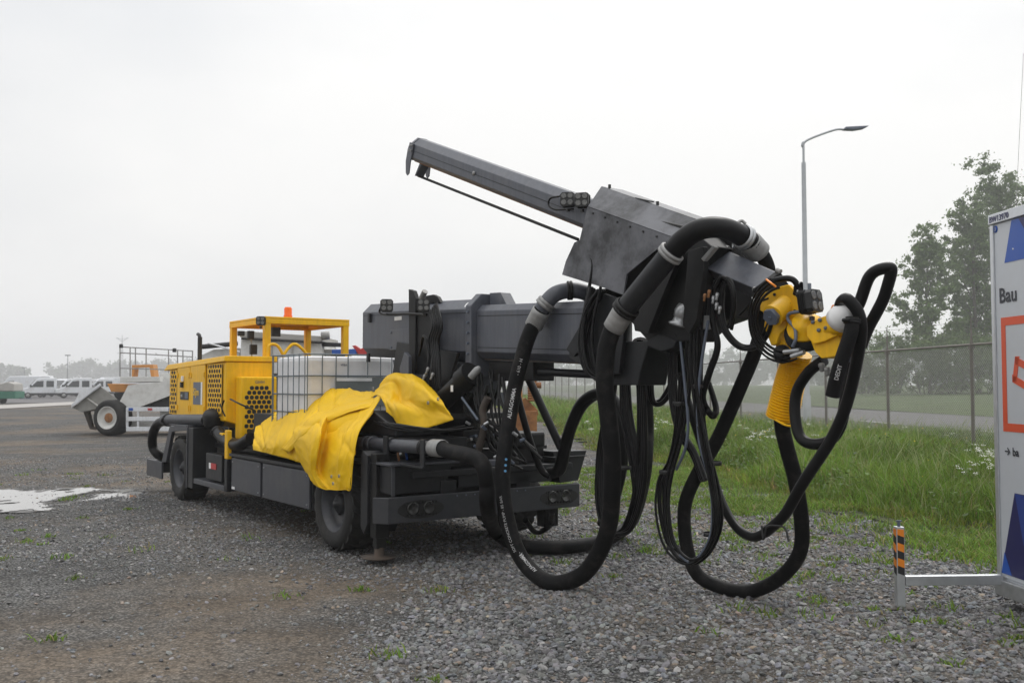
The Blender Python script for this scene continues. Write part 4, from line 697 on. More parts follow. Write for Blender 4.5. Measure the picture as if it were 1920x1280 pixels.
# hydraulic hoses hanging from the carriage
rng = random.Random(3)
def bundle(name, pts, n, spread, r, m='smooth_rubber', rv=.003):
    for k in range(n):
        ox, ov = rng.uniform(-spread, spread), rng.uniform(-.05, .05); hose(name, [(x + ox * (1 + .3 * math.sin(i * 1.3 + k)), y + rng.uniform(-3, 3), v + ov) for i, (x, y, v) in enumerate(pts)], max(.006, r + rng.uniform(-rv, rv)), m, 8, 7)
bundle('hydraulic_hose', [(1150, 600, 1.25), (1172, 700, 1.25), (1178, 780, 1.25), (1192, 860, 1.25), (1196, 930, 1.25), (1180, 985, 1.25), (1160, 1002, 1.25), (1140, 985, 1.3), (1128, 930, 1.35), (1128, 860, 1.4), (1140, 790, 1.4), (1150, 720, 1.4)], 7, 10, .016, rv=.005)
bundle('hydraulic_hose', [(1200, 640, 1.2), (1205, 760, 1.2), (1206, 860, 1.2), (1200, 930, 1.2), (1180, 990, 1.22), (1150, 1005, 1.25)], 6, 10, .018, rv=.005)
bundle('hydraulic_hose', [(1305, 560, .95), (1298, 640, .95), (1300, 720, .95), (1312, 800, .95), (1330, 880, .95), (1340, 950, .95), (1336, 1005, .95), (1312, 1045, .95), (1282, 1048, .95), (1258, 1015, .95), (1250, 950, .95), (1255, 890, .97), (1272, 820, 1.0), (1286, 740, 1.0), (1290, 660, 1.0), (1285, 600, 1.0)], 5, 7, .013, rv=.004)
bundle('hydraulic_hose', [(1318, 560, .95), (1312, 650, .95), (1312, 740, .95), (1322, 830, .95), (1340, 910, .95), (1346, 980, .95), (1325, 1035, .95), (1290, 1056, .95), (1255, 1025, .95), (1238, 960, .95), (1240, 900, .97), (1258, 860, 1.0), (1272, 800, 1.0), (1276, 700, 1.0)], 4, 7, .009, rv=.003)
hose('grey_cable', [(1328, 600, .92), (1314, 690, .92), (1308, 760, .92), (1312, 830, .92), (1330, 900, .92), (1336, 960, .92), (1330, 1010, .92), (1300, 1054, .92), (1275, 1040, .92)], .011, 'plate_grey', 8); hose('grey_cable', [(1276, 640, .95), (1284, 720, .95), (1290, 790, .95), (1285, 840, .95), (1268, 880, .97)], .011, 'plate_grey', 8)
bundle('hydraulic_hose', [(1262, 650, 1.1), (1262, 740, 1.1), (1276, 810, 1.08), (1300, 850, 1.06), (1320, 900, 1.04)], 3, 6, .022)
bundle('hydraulic_hose', [(1340, 545, .95), (1336, 600, .95), (1345, 650, .95), (1330, 700, .95), (1318, 740, .95), (1326, 770, 1.0), (1338, 780, 1.0), (1342, 762, 1.05), (1330, 720, 1.1)], 3, 4, .018)
bundle('hydraulic_hose', [(1352, 530, .92), (1350, 580, .92), (1360, 620, .92), (1385, 648, .92), (1410, 650, .92), (1432, 630, .92), (1446, 600, .92)], 5, 5, .012, rv=.004)
bundle('hydraulic_hose', [(1340, 540, .90), (1352, 520, .88), (1370, 530, .86), (1376, 560, .86), (1374, 590, .88), (1368, 615, .9)], 4, 5, .011)
bundle('hydraulic_hose', [(1385, 590, .95), (1402, 575, .95), (1420, 565, .95), (1440, 560, .95)], 3, 3, .010)
bundle('hydraulic_hose', [(1228, 650, 1.3), (1220, 700, 1.3), (1222, 745, 1.3), (1235, 756, 1.32), (1252, 740, 1.35), (1262, 715, 1.38), (1270, 690, 1.4)], 4, 4, .02)
bundle('hydraulic_hose', [(1270, 690, 1.4), (1295, 700, 1.4), (1310, 735, 1.4), (1318, 780, 1.4)], 2, 4, .022)
bundle('hydraulic_hose', [(1130, 545, .85), (1110, 570, .80), (1096, 610, .78), (1094, 650, .78), (1104, 690, .78), (1125, 712, .80)], 8, 9, .012, rv=.005)
bundle('hydraulic_hose', [(1118, 540, .84), (1104, 590, .80), (1100, 640, .78), (1112, 690, .78), (1130, 705, .82)], 5, 9, .016, rv=.005)
bundle('hydraulic_hose', [(1104, 470, .85), (1112, 500, .84), (1100, 560, .82), (1092, 600, .80)], 2, 3, .009)
for q in ((1330, 545), (1322, 552), (1338, 556), (1344, 568), (1350, 575), (1345, 550)): part(S().lathe([(.0, 0), (.013, 0), (.013, .025), (.009, .027), (.009, .06), (.0, .06)], MV(*q, .84), (-.3, -.5, -.8), 6), 'hydraulic_fitting', 'galvanised' if q[0] > 1335 else 'rust')
for q in ((1311, 728), (1273, 760), (1340, 872), (1332, 1005), (1248, 888), (1263, 1030), (1172, 880)): part(S().lathe([(.045, 0), (.05, .005), (.05, .025), (.045, .03)], MV(*q, .96), (0, 0, 1), 12).beam(MV(*q, .93), MV(q[0] - 9, q[1] - 1, .9), .012, .012), 'cable_tie', 'lamp_dark')
part(S().tube(smooth_path([MV(1428, 985, .95), MV(1432, 1010, .93), MV(1438, 988, .93), MV(1455, 985, .93), MV(1472, 990, .92), MV(1479, 1015, .92)], 6), .007, 6), 'cable_tie', 'lamp_dark')
# hoses and struts between the lower boom and the far corner of the bumper
bundle('feed_hose', [(1030, 890, 1.75), (1050, 880, 1.75), (1062, 840, 1.75), (1075, 795, 1.75), (1095, 757, 1.75), (1125, 738, 1.75), (1150, 752, 1.75), (1166, 800, 1.75), (1168, 860, 1.75), (1155, 920, 1.75), (1135, 985, 1.75)], 2, 6, .05, rv=.004)
hose('feed_hose', [(962, 700, 1.45), (975, 760, 1.5), (995, 830, 1.6), (1015, 880, 1.7), (1032, 893, 1.75)], .035, 'smooth_rubber'); part(S().cyl(MV(982, 690, 1.5), MV(1052, 840, 1.75), .04, n=12), 'support_strut', 'dark_paint')
part(S().prism([MU(x, y, -.9) for x, y in ((1036, 846), (1100, 844), (1084, 900), (1050, 905))], (.25, 0, 0)), 'hose_tray', 'dark_paint', bevel=.004); box('tray_lip', 'dark_paint', -.95, -.6, 1.95, 2.42, .893, .903, .003)
box('far_stabiliser', 'black_steel', -.74, -.6, 2.02, 2.2, .16, .38); part(S().tube(smooth_path([MZ(985, 975, .25), MZ(1005, 997, .08), MZ(1030, 985, .15), MZ(1035, 960, .35)], 6), .03, 10), 'brake_hose', 'smooth_rubber')
part(S().cyl(lb(-1.9, bv - .05, 1.8), lb(-2.9, bv + .05, 1.80), .035, n=12), 'telescope_rod', 'dark_paint'); box('telescope_block', 'black_steel', -1.9, -1.2, bv - .12, bv + .12, 1.68, 1.86)
# lettering printed along the hoses
def hose_text(txt, size, P, r, i0, m, ang_pt, parent, flip=1, bold=False, back=False):
    # wraps flat letters onto the hose; ang_pt: which side of the hose carries them
    T, N, B = frames(P); sl_ = np.concatenate([[0], np.cumsum(np.linalg.norm(np.diff(P, axis=0), axis=1))]); v, f = text_mesh(txt, size, bold); h = size * .36; out = []
    for p in v:
        s = sl_[i0] + (-p[0] if back else p[0]); j = int(np.clip(np.searchsorted(sl_, s) - 1, 0, len(P) - 2)); t = (s - sl_[j]) / (sl_[j + 1] - sl_[j] + 1e-9)
        c = P[j] * (1 - t) + P[j + 1] * t; Tn = T[j] * (1 - t) + T[j + 1] * t; Tn /= np.linalg.norm(Tn); d = np.array(ang_pt, float); d -= Tn * (d @ Tn); d /= np.linalg.norm(d); e = np.cross(Tn, d)
        a = flip * (p[1] - h) / r; out.append(c + (r + .0025) * (math.cos(a) * d + math.sin(a) * e))
    b = S(); b.add(out, f); return b.build('hose_lettering', m, parent)
tc_ = to_cam(MV(1000, 850, .55)) + np.array([0, 0, .1]); tcl = tc_ + .55 * np.array([.1, -.9, 0.])
hose_text('ALFAGOMMA', .045, P1, .066, 46, 'print_white', tc_, lp, -1, True, True); hose_text('- 610 - H', .04, P1, .066, 33, 'print_white', tc_, lp, -1, False, True)
hose_text('ALFAGOMMA', .038, P1, .066, 103, 'print_white', tc_ + np.array([0, 0, .6]), lp, -1, True, True); hose_text('- 610 -', .032, P1, .066, 96, 'print_white', tc_ + np.array([0, 0, .3]), lp, -1, True, True)
hose_text('SOFT CONCRETE PUMP - 85 BAR', .032, P1, .066, 91, 'print_white', tcl, lp, -1, False, True)
for k in range(3): hose_text('.', .15, P1, .066, 59 + 2 * k, 'print_blue', tcl, lp, -1, True, True)
hose_text('DEDIT', .032, PS, .042, 24, 'print_white', to_cam(PS[10]), st, -1, True, True)

# ------------------------------------------------------------------ liquid tank in its cage, standing on the sprayer
tv0, tv1, tu0, tu1, tz0, tz1 = .27, 1.50, 1.38, 2.36, .92, 1.99
tank = tag(empty('liquid_tank', ORG, A), 'white plastic liquid tank in a grey wire cage on the sprayer deck', 'tank')
part(S().box(tu0 + .02, tu1 - .02, tv0 + .02, tv1 - .02, tz0 + .11, tz1 - .02), 'bottle', 'tank_white', tank, bevel=.055)
part(S().box(tu0 - .01, tu1 + .01, tv0 - .01, tv1 + .01, tz0, tz0 + .10), 'pallet', 'cage_grey', tank, bevel=.01)
part(S().lathe([(.0, 0), (.09, 0), (.09, .04), (.0, .042)], (1.9, .9, tz1 - .018), (0, 0, 1), 20), 'filler_cap', 'lamp_dark', tank)
def ring(z): return [(tu0, tv0, z), (tu1, tv0, z), (tu1, tv1, z), (tu0, tv1, z), (tu0, tv0, z)]
for z in (tz1, 1.745, 1.535, 1.33, 1.13): part(S().tube(ring(z)[:2], .008, 8).tube(ring(z)[1:3], .008, 8).tube(ring(z)[2:4], .008, 8).tube(ring(z)[3:5], .008, 8), 'cage_rail', 'cage_grey', tank)
for k in range(7):
    for v in (tv0 - .012, tv1 + .012): part(S().tube([(tu0 + .01 + (tu1 - tu0 - .02) * k / 6, v, tz0 + .1), (tu0 + .01 + (tu1 - tu0 - .02) * k / 6, v, tz1 + .005)], .0065, 8), 'cage_bar', 'cage_grey', tank)
for v in (.28, .46, .63, .78, 1.03, 1.20, 1.35, 1.49):
    for u in (tu0 - .012, tu1 + .012): part(S().tube([(u, v, tz0 + .1), (u, v, tz1 + .005)], .0065, 8), 'cage_bar', 'cage_grey', tank)
part(S().box(tu0 - .025, tu0 - .02, .62, 1.49, 1.40, 1.73), 'cage_plate', 'tank_plate', tank); part(S().box(tu0 - .03, tu0 - .027, .63, 1.08, 1.685, 1.722), 'plate_label', 'label_white', tank)
flat_text('tank_lettering', 'VEBA', .035, (tu0 + .016, .70, 1.86), (0, 1, 0), (0, 0, 1), 'plate_grey', tank)

# ------------------------------------------------------------------ yellow tarpaulin thrown over the deck
def patch(cols, nu=10, nv=9):
    g = np.array([[MV(*p) for p in c] for c in cols]); m_ = g.shape[1]
    if len(g) > 5 and m_ in (4, 6):   # pleats between the measured folds
        h = []; pr = random.Random(len(cols) * 7)
        for i in range(len(g) - 1):
            q = (g[i] + g[i + 1]) / 2; q[:, 1] += pr.choice((-1, 0, 0, 1)) * pr.uniform(.006, .02) * np.sin(np.linspace(.3, 2.8, m_)); h += [g[i], q]
        g = np.array(h + [g[-1]])
    a = np.array([smooth_path(c, nv) for c in g]); sm = np.array([smooth_path(a[:, j], nu) for j in range(a.shape[1])]).transpose(1, 0, 2)
    k = np.arange(sm.shape[0]) / nu; i = np.minimum(k.astype(int), len(a) - 2); f = (k - i)[:, None, None]; ln = a[i] * (1 - f) + a[i + 1] * f
    return .4 * sm + .6 * ln    # creases stay sharp
tarp = MB(sw=True); trng = np.random.default_rng(2)
def add_patch(cols, seed):
    b = patch(cols); n, m, _ = b.shape; fs_ = 1.9 if n > 100 else 1.3; du = np.gradient(b, axis=0); dv = np.gradient(b, axis=1); nn = np.cross(du, dv); nn /= np.linalg.norm(nn, axis=2)[..., None] + 1e-9
    ii, jj = np.meshgrid(np.arange(n) / fs_, np.arange(m) / 1.0, indexing='ij'); wv = .010 * (vnoise(ii + .5 * jj, jj * .25, 8, seed) - .5) + .005 * (vnoise(ii, jj * .5 - .5 * ii, 4.5, seed + 1) - .5) + .003 * (vnoise(ii * 1.3, jj, 2.2, seed + 2) - .5)
    rid = np.abs(vnoise(ii + .25 * jj, jj * .1, 9, seed + 4) - .5) * 2; wv = wv + .014 * (1 - rid) ** 4 - .02 * (1 - np.abs(vnoise(ii - .5 * jj, jj * .5, 10, seed + 6) - .5) * 2) ** 6
    wv = wv + .007 * (1 - np.abs(vnoise(ii * .8 + jj * .5, jj * .8 - ii * .3, 3.4, seed + 8) - .5) * 2) ** 8
    b = b + nn * wv[..., None]; tarp.add(b.reshape(-1, 3), [(i * m + j, i * m + j + 1, (i + 1) * m + j + 1, (i + 1) * m + j) for i in range(n - 1) for j in range(m - 1)], True)
add_patch([[(480, 800, .25), (476, 815, .12), (474, 832, .02), (474, 843, 0)], [(503, 783, .35), (496, 810, .15), (493, 832, .02), (490, 847, 0)], [(532, 762, .45), (522, 795, .2), (515, 830, -.02), (512, 852, -.03)], [(570, 742, .50), (553, 775, .25), (542, 820, 0), (538, 859, -.03)], [(602, 732, .55), (583, 765, .3), (565, 815, .02), (560, 866, -.02)], [(628, 728, .60), (608, 752, .35), (590, 800, .06), (585, 868, 0)], [(655, 729, .64), (640, 750, .4), (620, 790, .12), (610, 864, .05)], [(685, 735, .68), (672, 752, .47), (650, 782, .2), (640, 855, .1)], [(706, 737, .70), (696, 752, .52), (680, 780, .28), (664, 830, .18)]], 1)
add_patch([[(588, 768, .26), (560, 796, .06), (550, 815, -.02), (558, 850, -.05), (573, 885, -.05), (588, 906, -.05)], [(604, 764, .30), (583, 790, .06), (574, 820, -.09), (577, 855, -.12), (585, 887, -.1), (600, 913, -.07)], [(628, 761, .30), (607, 788, .05), (601, 815, -.09), (595, 852, -.13), (594, 887, -.1), (611, 917, -.06)], [(638, 758, .33), (618, 795, .12), (608, 828, .02), (600, 860, -.03), (601, 888, -.05), (619, 917, -.05)], [(665, 752, .40), (648, 790, .18), (638, 822, .03), (631, 860, -.06), (629, 890, -.05), (634, 918, -.05)], [(690, 748, .45), (672, 785, .22), (658, 815, .05), (653, 850, -.03), (651, 885, -.04), (648, 917, -.04)], [(717, 741, .50), (694, 777, .25), (673, 809, .06), (664, 850, -.02), (660, 885, -.03), (657, 917, -.03)]], 5)
add_patch([[(690, 748, .58), (700, 745, .52), (711, 742, .46), (717, 748, .42), (722, 762, .40)], [(708, 728, .62), (720, 730, .56), (732, 742, .47), (727, 755, .38), (730, 778, .36)], [(726, 707, .66), (738, 716, .58), (748, 744, .54), (740, 761, .32), (745, 796, .33)], [(747, 697, .68), (756, 712, .50), (752, 748, .48), (766, 764, .34), (768, 804, .32)], [(772, 699, .65), (777, 716, .42), (768, 747, .40), (788, 768, .36), (796, 802, .33)], [(792, 713, .60), (799, 727, .44), (806, 748, .34), (812, 772, .38), (826, 793, .35)], [(815, 735, .55), (822, 746, .45), (832, 758, .38), (842, 770, .38), (850, 786, .36)]], 9)
add_patch([[(500, 795, .33), (503, 803, .20), (508, 812, .16)], [(535, 768, .44), (540, 782, .26), (546, 797, .20)], [(575, 745, .50), (580, 764, .34), (588, 778, .26)], [(612, 734, .56), (618, 750, .42), (626, 764, .34)], [(650, 731, .62), (655, 744, .50), (660, 756, .43)], [(690, 736, .67), (694, 743, .58), (697, 750, .52)]], 13)
add_patch([[(530, 842, -.05), (536, 846, -.07), (540, 850, -.06)], [(560, 800, -.02), (566, 812, -.07), (572, 822, -.05)], [(590, 775, .12), (600, 786, .06), (606, 795, .07)], [(640, 757, .30), (650, 765, .24), (655, 772, .22)], [(700, 745, .46), (702, 752, .42), (702, 760, .38)]], 17)
tp = tag(tarp.build('tarpaulin', 'tarp', None, solid=.004), 'crumpled yellow tarpaulin thrown over the near side of the sprayer', 'tarpaulin'); tp.location = ORG; tp.rotation_euler = (0, 0, A)
hem = smooth_path([MV(*q) for q in ((588, 906, -.052), (600, 913, -.073), (611, 917, -.063), (619, 917, -.055), (634, 918, -.054), (648, 917, -.044), (657, 917, -.034), (660, 885, -.034), (664, 850, -.024), (673, 809, .056), (694, 777, .246), (717, 741, .496))], 6); part(S().tube(hem, .006, 6), 'hem', 'tarp', tp)
for q in ((625, 906, -.075), (636, 892, -.085), (622, 893, -.085), (822, 748, .36), (803, 755, .34), (700, 728, .50)): part(S().lathe([(.009, 0), (.016, .001), (.017, .005), (.009, .006)], MV(*q), (-.1, -1, .1), 12), 'eyelet', 'pale_steel', tp)

# ------------------------------------------------------------------ chain link fence
fence = tag(empty('chain_link_fence', (float(fence_x(19)), 19, 0)), 'tall chain link fence with steel posts along the grass verge', 'fence')
NP, SP = 27, 3.44; FH = 2.43
fo = np.array([float(fence_x(19)), 19, 0]); fd = np.array([-.0961, 1, 0]) / math.hypot(.0961, 1)
post = MB().tube([(0, 0, 0), (0, 0, FH + .06)], .036, 10).tube([(0, 0, FH + .06), (0, 0, 2.98)], [.022, .008], 6).box(-.05, .05, -.05, .05, FH - .09, FH - .03)
pm = post.build('post', 'fence_steel', fence).data; bpy.data.objects.remove(fence.children[0])
def wire_panel(n, wr):
    m = MB(); p = SP / n; h = FH - .12; nz_ = int(h / p)
    for k in range(-nz_, n + 1):
        for s in (1, -1):
            a, b = max(0, k), min(n, k + nz_)
            if b <= a: continue
            z0, z1 = (a - k) * p, (b - k) * p
            if s < 0: z0, z1 = nz_ * p - z0, nz_ * p - z1
            m.tube([fd * a * p + np.array([0, s * .003, z0 + .08]), fd * b * p + np.array([0, s * .003, z1 + .08])], wr, 3, caps=False, smooth=False)
    o = m.build('wire_mesh', 'fence_wire'); d = o.data; bpy.data.objects.remove(o); return d
wires = wire_panel(48, .0030); wires_far = wire_panel(24, .0045)
rail = MB().tube([(0, 0, FH), fd * SP * .985 + np.array([0, 0, FH])], .024, 8).build('rail', 'fence_steel', fence); rd = rail.data; bpy.data.objects.remove(rail)
for i in range(-2, NP):
    q = fd * SP * i
    o = link('post', pm, fence); o.location = q
    o = link('rail', rd, fence); o.location = q + fd * SP * .0075
    o = link('wire_mesh', wires if i < 9 else wires_far, fence); o.location = q; o['kind'] = 'stuff'
for z in (2.62, 2.75, 2.9):
    MB().tube([fd * SP * -2 + np.array([0, 0, z]), fd * SP * 8 + np.array([0, 0, z])], .003, 4).build('barbed_wire', 'fence_steel', fence)

# ------------------------------------------------------------------ street lamp behind the fence
lx, ly = 11.65, 38.0
def LP(px, py): p = D(px, py, ly); return p - np.array([lx, ly, 0])
sl_ = tag(empty('street_lamp', (lx, ly, 0)), 'tall grey street lamp with a curved arm behind the fence', 'street lamp')
zt = LP(1503, 305)[2]
MB().tube([(0, 0, 0), (0, 0, 1.2), (0, 0, 1.25), (0, 0, zt)], [.16, .15, .11, .085], 14).build('pole', 'lamp_post', sl_)
arm_p = smooth_path([(0, 0, zt), (0, 0, zt + .8), LP(1504, 275), LP(1512, 264), LP(1540, 252), LP(1568, 243), LP(1582, 243)], 6); MB().tube(arm_p, .045, 10).build('arm', 'lamp_post', sl_)
MB().prism([LP(x, y) + np.array([0, -.15, 0]) for x, y in ((1580, 244), (1584, 239), (1628, 237), (1618, 242), (1600, 245))], (0, .3, 0)).build('lamp_head', 'plate_grey', sl_, bevel=.03); MB().box(.08, .22, -.06, .06, 5.4, 5.65).build('junction_box', 'plate_grey', sl_)

# ------------------------------------------------------------------ information panel on the right with its outrigger
E0 = np.array([3.642, 7.228, 0]); sd_ = np.array([.061, -1, 0]) / math.hypot(.061, 1); sn = np.array([-sd_[1] * -1, sd_[0] * -1, 0]); sn = np.array([-1, -.061, 0]) / math.hypot(1, .061)
def SG(px, py):
    d = ray(px, py); n = sn; t = ((E0 - EYE) @ n) / (d @ n); p = EYE + d * t; return (p - E0) @ sd_, p[2]
def sp3(t, z, o=0.): return sd_ * t + np.array([0, 0, z]) + sn * o
sg_ = tag(empty('information_panel', E0), 'tall white panel with blue triangles and an orange frame, cut off by the picture edge', 'sign')
def slab(name, m, poly, o0, o1, parent=sg_, bevel=0.): return MB().hexa([sp3(t, z, o0) for t, z in poly], [sp3(t, z, o1) for t, z in poly]).build(name, m, parent, bevel=bevel)
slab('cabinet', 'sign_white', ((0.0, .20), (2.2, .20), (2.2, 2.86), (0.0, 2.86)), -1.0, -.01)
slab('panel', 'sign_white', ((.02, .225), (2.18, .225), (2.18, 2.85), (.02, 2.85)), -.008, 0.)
slab('edge_trim', 'alu', ((-.025, .22), (.018, .22), (.018, 2.85), (-.025, 2.85)), -.03, .012, bevel=.004); slab('top_rail', 'alu', ((-.03, 2.855), (2.2, 2.855), (2.2, 2.93), (-.03, 2.93)), -.06, .02, bevel=.004)
slab('base_frame', 'galvanised', ((-.03, .09), (2.2, .09), (2.2, .205), (-.03, .205)), -.12, .03, bevel=.006)
for t in (.25, 2.0): slab('base_foot', 'galvanised', ((t, 0), (t + .1, 0), (t + .1, .09), (t, .09)), -.6, -.45)
def face(name, m, pts, o=.003): return slab(name, m, [SG(*p) if len(p) == 2 and p[0] > 100 else p for p in pts], .0005, o)
t1, z1 = SG(1884, 493); t2, z2 = SG(1897, 412); face('blue_shape', 'sign_blue', [(t1, z1), (t2, 2.848), (t2 + .13, 2.848), (t2 + .40, z1)]); face('navy_shape', 'sign_navy', [(t2 + .09, 2.847), (t2 + .42, 2.847), (t2 + .42, z1 + .02), (t2 + .30, z1 + .02)], .005)
t3, z3 = SG(1903, 924); t4, z4 = SG(1879, 1076); face('navy_shape', 'sign_navy', [(t4, z4 + .012), (t4 + .9, z4 + .012), (t4 + .9, z3), (t3, z3)]); face('blue_shape', 'sign_mid', [(t3 + .006, z3 - .005), (t4 + .88, z3 - .005), (t4 + .88, z3 - .45), (t3 + .10, z3 - .36)], .005); face('blue_shape', 'sign_blue', [(t4 + .002, z4 + .014), (t4 + .13, z4 + .014), (t4 + .045, z4 + .17)], .005)
ta, za = SG(1876, 596); tb_, zb = SG(1883, 808); wd_ = .055
tf = (ta + tb_) / 2; face('orange_frame', 'sign_orange', [(tf, zb), (tf + wd_, zb), (tf + wd_, za), (tf, za)]); face('orange_frame', 'sign_orange', [(tf + wd_, za - .06), (tf + 1.2, za - .06), (tf + 1.2, za), (tf + wd_, za)]); face('orange_frame', 'sign_orange', [(tf + wd_, zb), (tf + 1.2, zb), (tf + 1.2, zb + .06), (tf + wd_, zb + .06)])
tq, zq = SG(1904, 668); tq2, zq2 = SG(1899, 716)
for a, b, c, d in (((tq2, zq2), (tq2 + .05, zq2), (tq + .05, zq), (tq, zq)), ((tq, zq), (tq, zq - .055), (tq + .5, zq - .23), (tq + .5, zq - .175)), ((tq2, zq2), (tq2, zq2 + .055), (tq2 + .5, zq2 - .12), (tq2 + .5, zq2 - .175))): face('orange_shape', 'sign_orange', [a, b, c, d], .004)
def sign_text(txt, size, px, py, m, o=.004, bold=False):
    t, z = SG(px, py); return flat_text('lettering', txt, size, sp3(t, z, o), sd_, (0, 0, 1), m, sg_, bold, .001, sw=False)
sign_text('Bau', .155, 1874, 568, 'print_dark', bold=True); sign_text('\u2192 ba', .085, 1884, 852, 'print_dark', bold=True)
t, z = -.01, 2.868; flat_text('lettering', 'BW13970', .062, sp3(t, z, .022), sd_, (0, 0, 1), 'sign_navy', sg_, True, .001, sw=False)
t, z = SG(1867, 430); MB().lathe([(.0, 0), (.027, 0), (.027, .002), (.0, .0022)], sp3(t, z, .001), sn, 20).build('badge', 'sign_blue', sg_); flat_text('lettering', '3', .04, sp3(t - .011, z - .014, .005), sd_, (0, 0, 1), 'print_white', sg_, True, .0005, sw=False)
t, z = SG(1900, 467); MB().lathe([(.0, 0), (.008, 0), (.008, .003), (.0, .004)], sp3(t, z, .001), sn, 10).build('rivet', 'alu', sg_)
pa, pb_ = D(1893, 300, 10.2) - E0, D(1919, 100, 10.2) - E0; MB().tube([pa + np.array([0, 0, -1.3]), pb_ * 1.0], .0022, 5).build('guy_wire', 'pale_steel', sg_)
# outrigger
OP = G(1688, 1140) - E0; og = sg_
MB().box(OP[0] - .03, OP[0] + .03, OP[1] - .03, OP[1] + .03, .0, .60).build('outrigger_post', 'alu', og, bevel=.004); MB().box(OP[0] - .11, OP[0] + .11, OP[1] - .09, OP[1] + .09, .004, .016).build('outrigger_foot', 'dirty_steel', og, bevel=.004)
MB().beam((OP[0] + .032, OP[1], .205), (-.01, -.03, .205), .06, .07).build('outrigger_arm', 'alu', og, bevel=.004); MB().cyl((OP[0], OP[1], .60), (OP[0], OP[1], .635), .012, n=8).box(OP[0] - .02, OP[0] + .02, OP[1] - .008, OP[1] + .008, .635, .645).build('spindle', 'plate_grey', og)
for k in range(6):
    z0 = .245 + k * .056; c = 'reflect_orange' if k % 2 else 'plastic_black'
    MB().hexa([(OP[0] - .024, OP[1] - .0325, z0 + .018), (OP[0] + .024, OP[1] - .0325, z0), (OP[0] + .024, OP[1] - .0325, min(z0 + .056, .585)), (OP[0] - .024, OP[1] - .0325, min(z0 + .074, .585))], [(OP[0] - .024, OP[1] - .0305, z0 + .018), (OP[0] + .024, OP[1] - .0305, z0), (OP[0] + .024, OP[1] - .0305, min(z0 + .056, .585)), (OP[0] - .024, OP[1] - .0305, min(z0 + .074, .585))]).build('stripe', c, og)
    MB().hexa([(OP[0] - .0325, OP[1] - .024, z0), (OP[0] - .0325, OP[1] + .024, z0 + .018), (OP[0] - .0325, OP[1] + .024, min(z0 + .074, .585)), (OP[0] - .0325, OP[1] - .024, min(z0 + .056, .585))], [(OP[0] - .0305, OP[1] - .024, z0), (OP[0] - .0305, OP[1] + .024, z0 + .018), (OP[0] - .0305, OP[1] + .024, min(z0 + .074, .585)), (OP[0] - .0305, OP[1] - .024, min(z0 + .056, .585))]).build('stripe', c, og)

# ------------------------------------------------------------------ white haulage machine with a tipping chute, in the yard behind
hY = 31.0; hb = G(260, 816); hb = np.array([hb[0], hY, 0])
hm_ = tag(empty('hauler', hb), 'dirty white low hauling machine with tilted chute and railed platform behind the yellow hood', 'machine')
def HD(px, py, dy=0.): p = D(px, py, hY + dy); return p - hb
def hpoly(name, m, pix, dy, th, bevel=.01): return MB().prism([HD(x, y, dy) for x, y in pix], (0, th, 0)).build(name, m, hm_, bevel=bevel)
def hwheel(px, py, dy):
    c = HD(px, py, dy); c[2] = .57; ax = np.array([-.3, -1, 0]); ax /= np.linalg.norm(ax); w_ = empty('wheel', c); w_.parent = hm_; i = -ax * .3
    MB().lathe([(.36, .02), (.40, -.01), (.50, .0), (.565, .06), (.575, .12), (.575, .48), (.565, .54), (.50, .6), (.40, .61), (.36, .58)], i, ax, 36).build('tyre', 'tyre_rubber', w_)
    MB().lathe([(.37, .56), (.37, .60), (.35, .605), (.33, .52), (.20, .46), (.18, .50), (.10, .52), (.0, .52)], i, ax, 32).build('rim', 'dirty_white', w_); MB().lathe([(.16, .50), (.15, .53), (.06, .54), (.0, .55)], i, ax, 20).build('hub', 'rust', w_)
hwheel(212, 786, .2); hwheel(212, 786, 2.2)
hwheel(430, 786, .2)
hpoly('side_body', 'dirty_white', ((222, 757), (240, 722), (300, 716), (336, 700), (336, 735), (262, 763), (240, 763)), .15, 2.1); hpoly('conveyor_belly', 'plastic_black', ((262, 766), (336, 738), (336, 768)), .3, 1.8)
hpoly('chassis', 'dirty_white', ((236, 790), (400, 790), (400, 800), (236, 800)), .5, 1.4)
for y0, y1 in ((763, 771), (781, 789), (800, 808)): hpoly('guard_rail', 'white_paint', ((236, y0), (330, y0), (330, y1), (236, y1)), -.1, .08)
for x0, x1 in ((236, 240), (257, 260), (322, 327)): hpoly('guard_post', 'white_paint', ((x0, 771), (x1, 771), (x1, 800), (x0, 800)), -.09, .06, 0)
for x0 in (241, 316): hpoly('reflector', 'blue_paint', ((x0, 764.5), (x0 + 8, 764.5), (x0 + 8, 769.5), (x0, 769.5)), -.12, .015, 0)
hpoly('reflector', 'red_paint', ((277, 765), (285, 765), (285, 769), (277, 769)), -.12, .015, 0)
hpoly('chute_side', 'concrete_grey', ((136, 764), (188, 724), (219, 748), (214, 756), (193, 757), (190, 765), (152, 772)), .35, .08); hpoly('chute_floor', 'concrete_grey', ((136, 764), (152, 772), (190, 766), (192, 757)), .43, 1.5); MB().hexa([HD(134, 765, .2), HD(190, 723, .2), HD(190, 723, 2.0), HD(134, 765, 2.0)], [HD(134, 757, .2), HD(188, 718, .2), HD(188, 718, 2.0), HD(134, 757, 2.0)]).build('chute_face', 'white_paint', hm_, bevel=.01)
MB().hexa([HD(135, 763, .18), HD(148, 736, .18), HD(188, 722, .18)], [HD(135, 763, .33), HD(148, 736, .33), HD(188, 722, .33)]).build('chute_plate', 'white_paint', hm_)
hpoly('chute_rib', 'dirty_white', ((162, 747), (164, 746), (196, 768), (194, 770)), .28, .06); hpoly('chute_arm', 'dirty_steel', ((156, 772), (165, 770), (172, 800), (182, 800), (180, 806), (168, 804)), .8, .2)
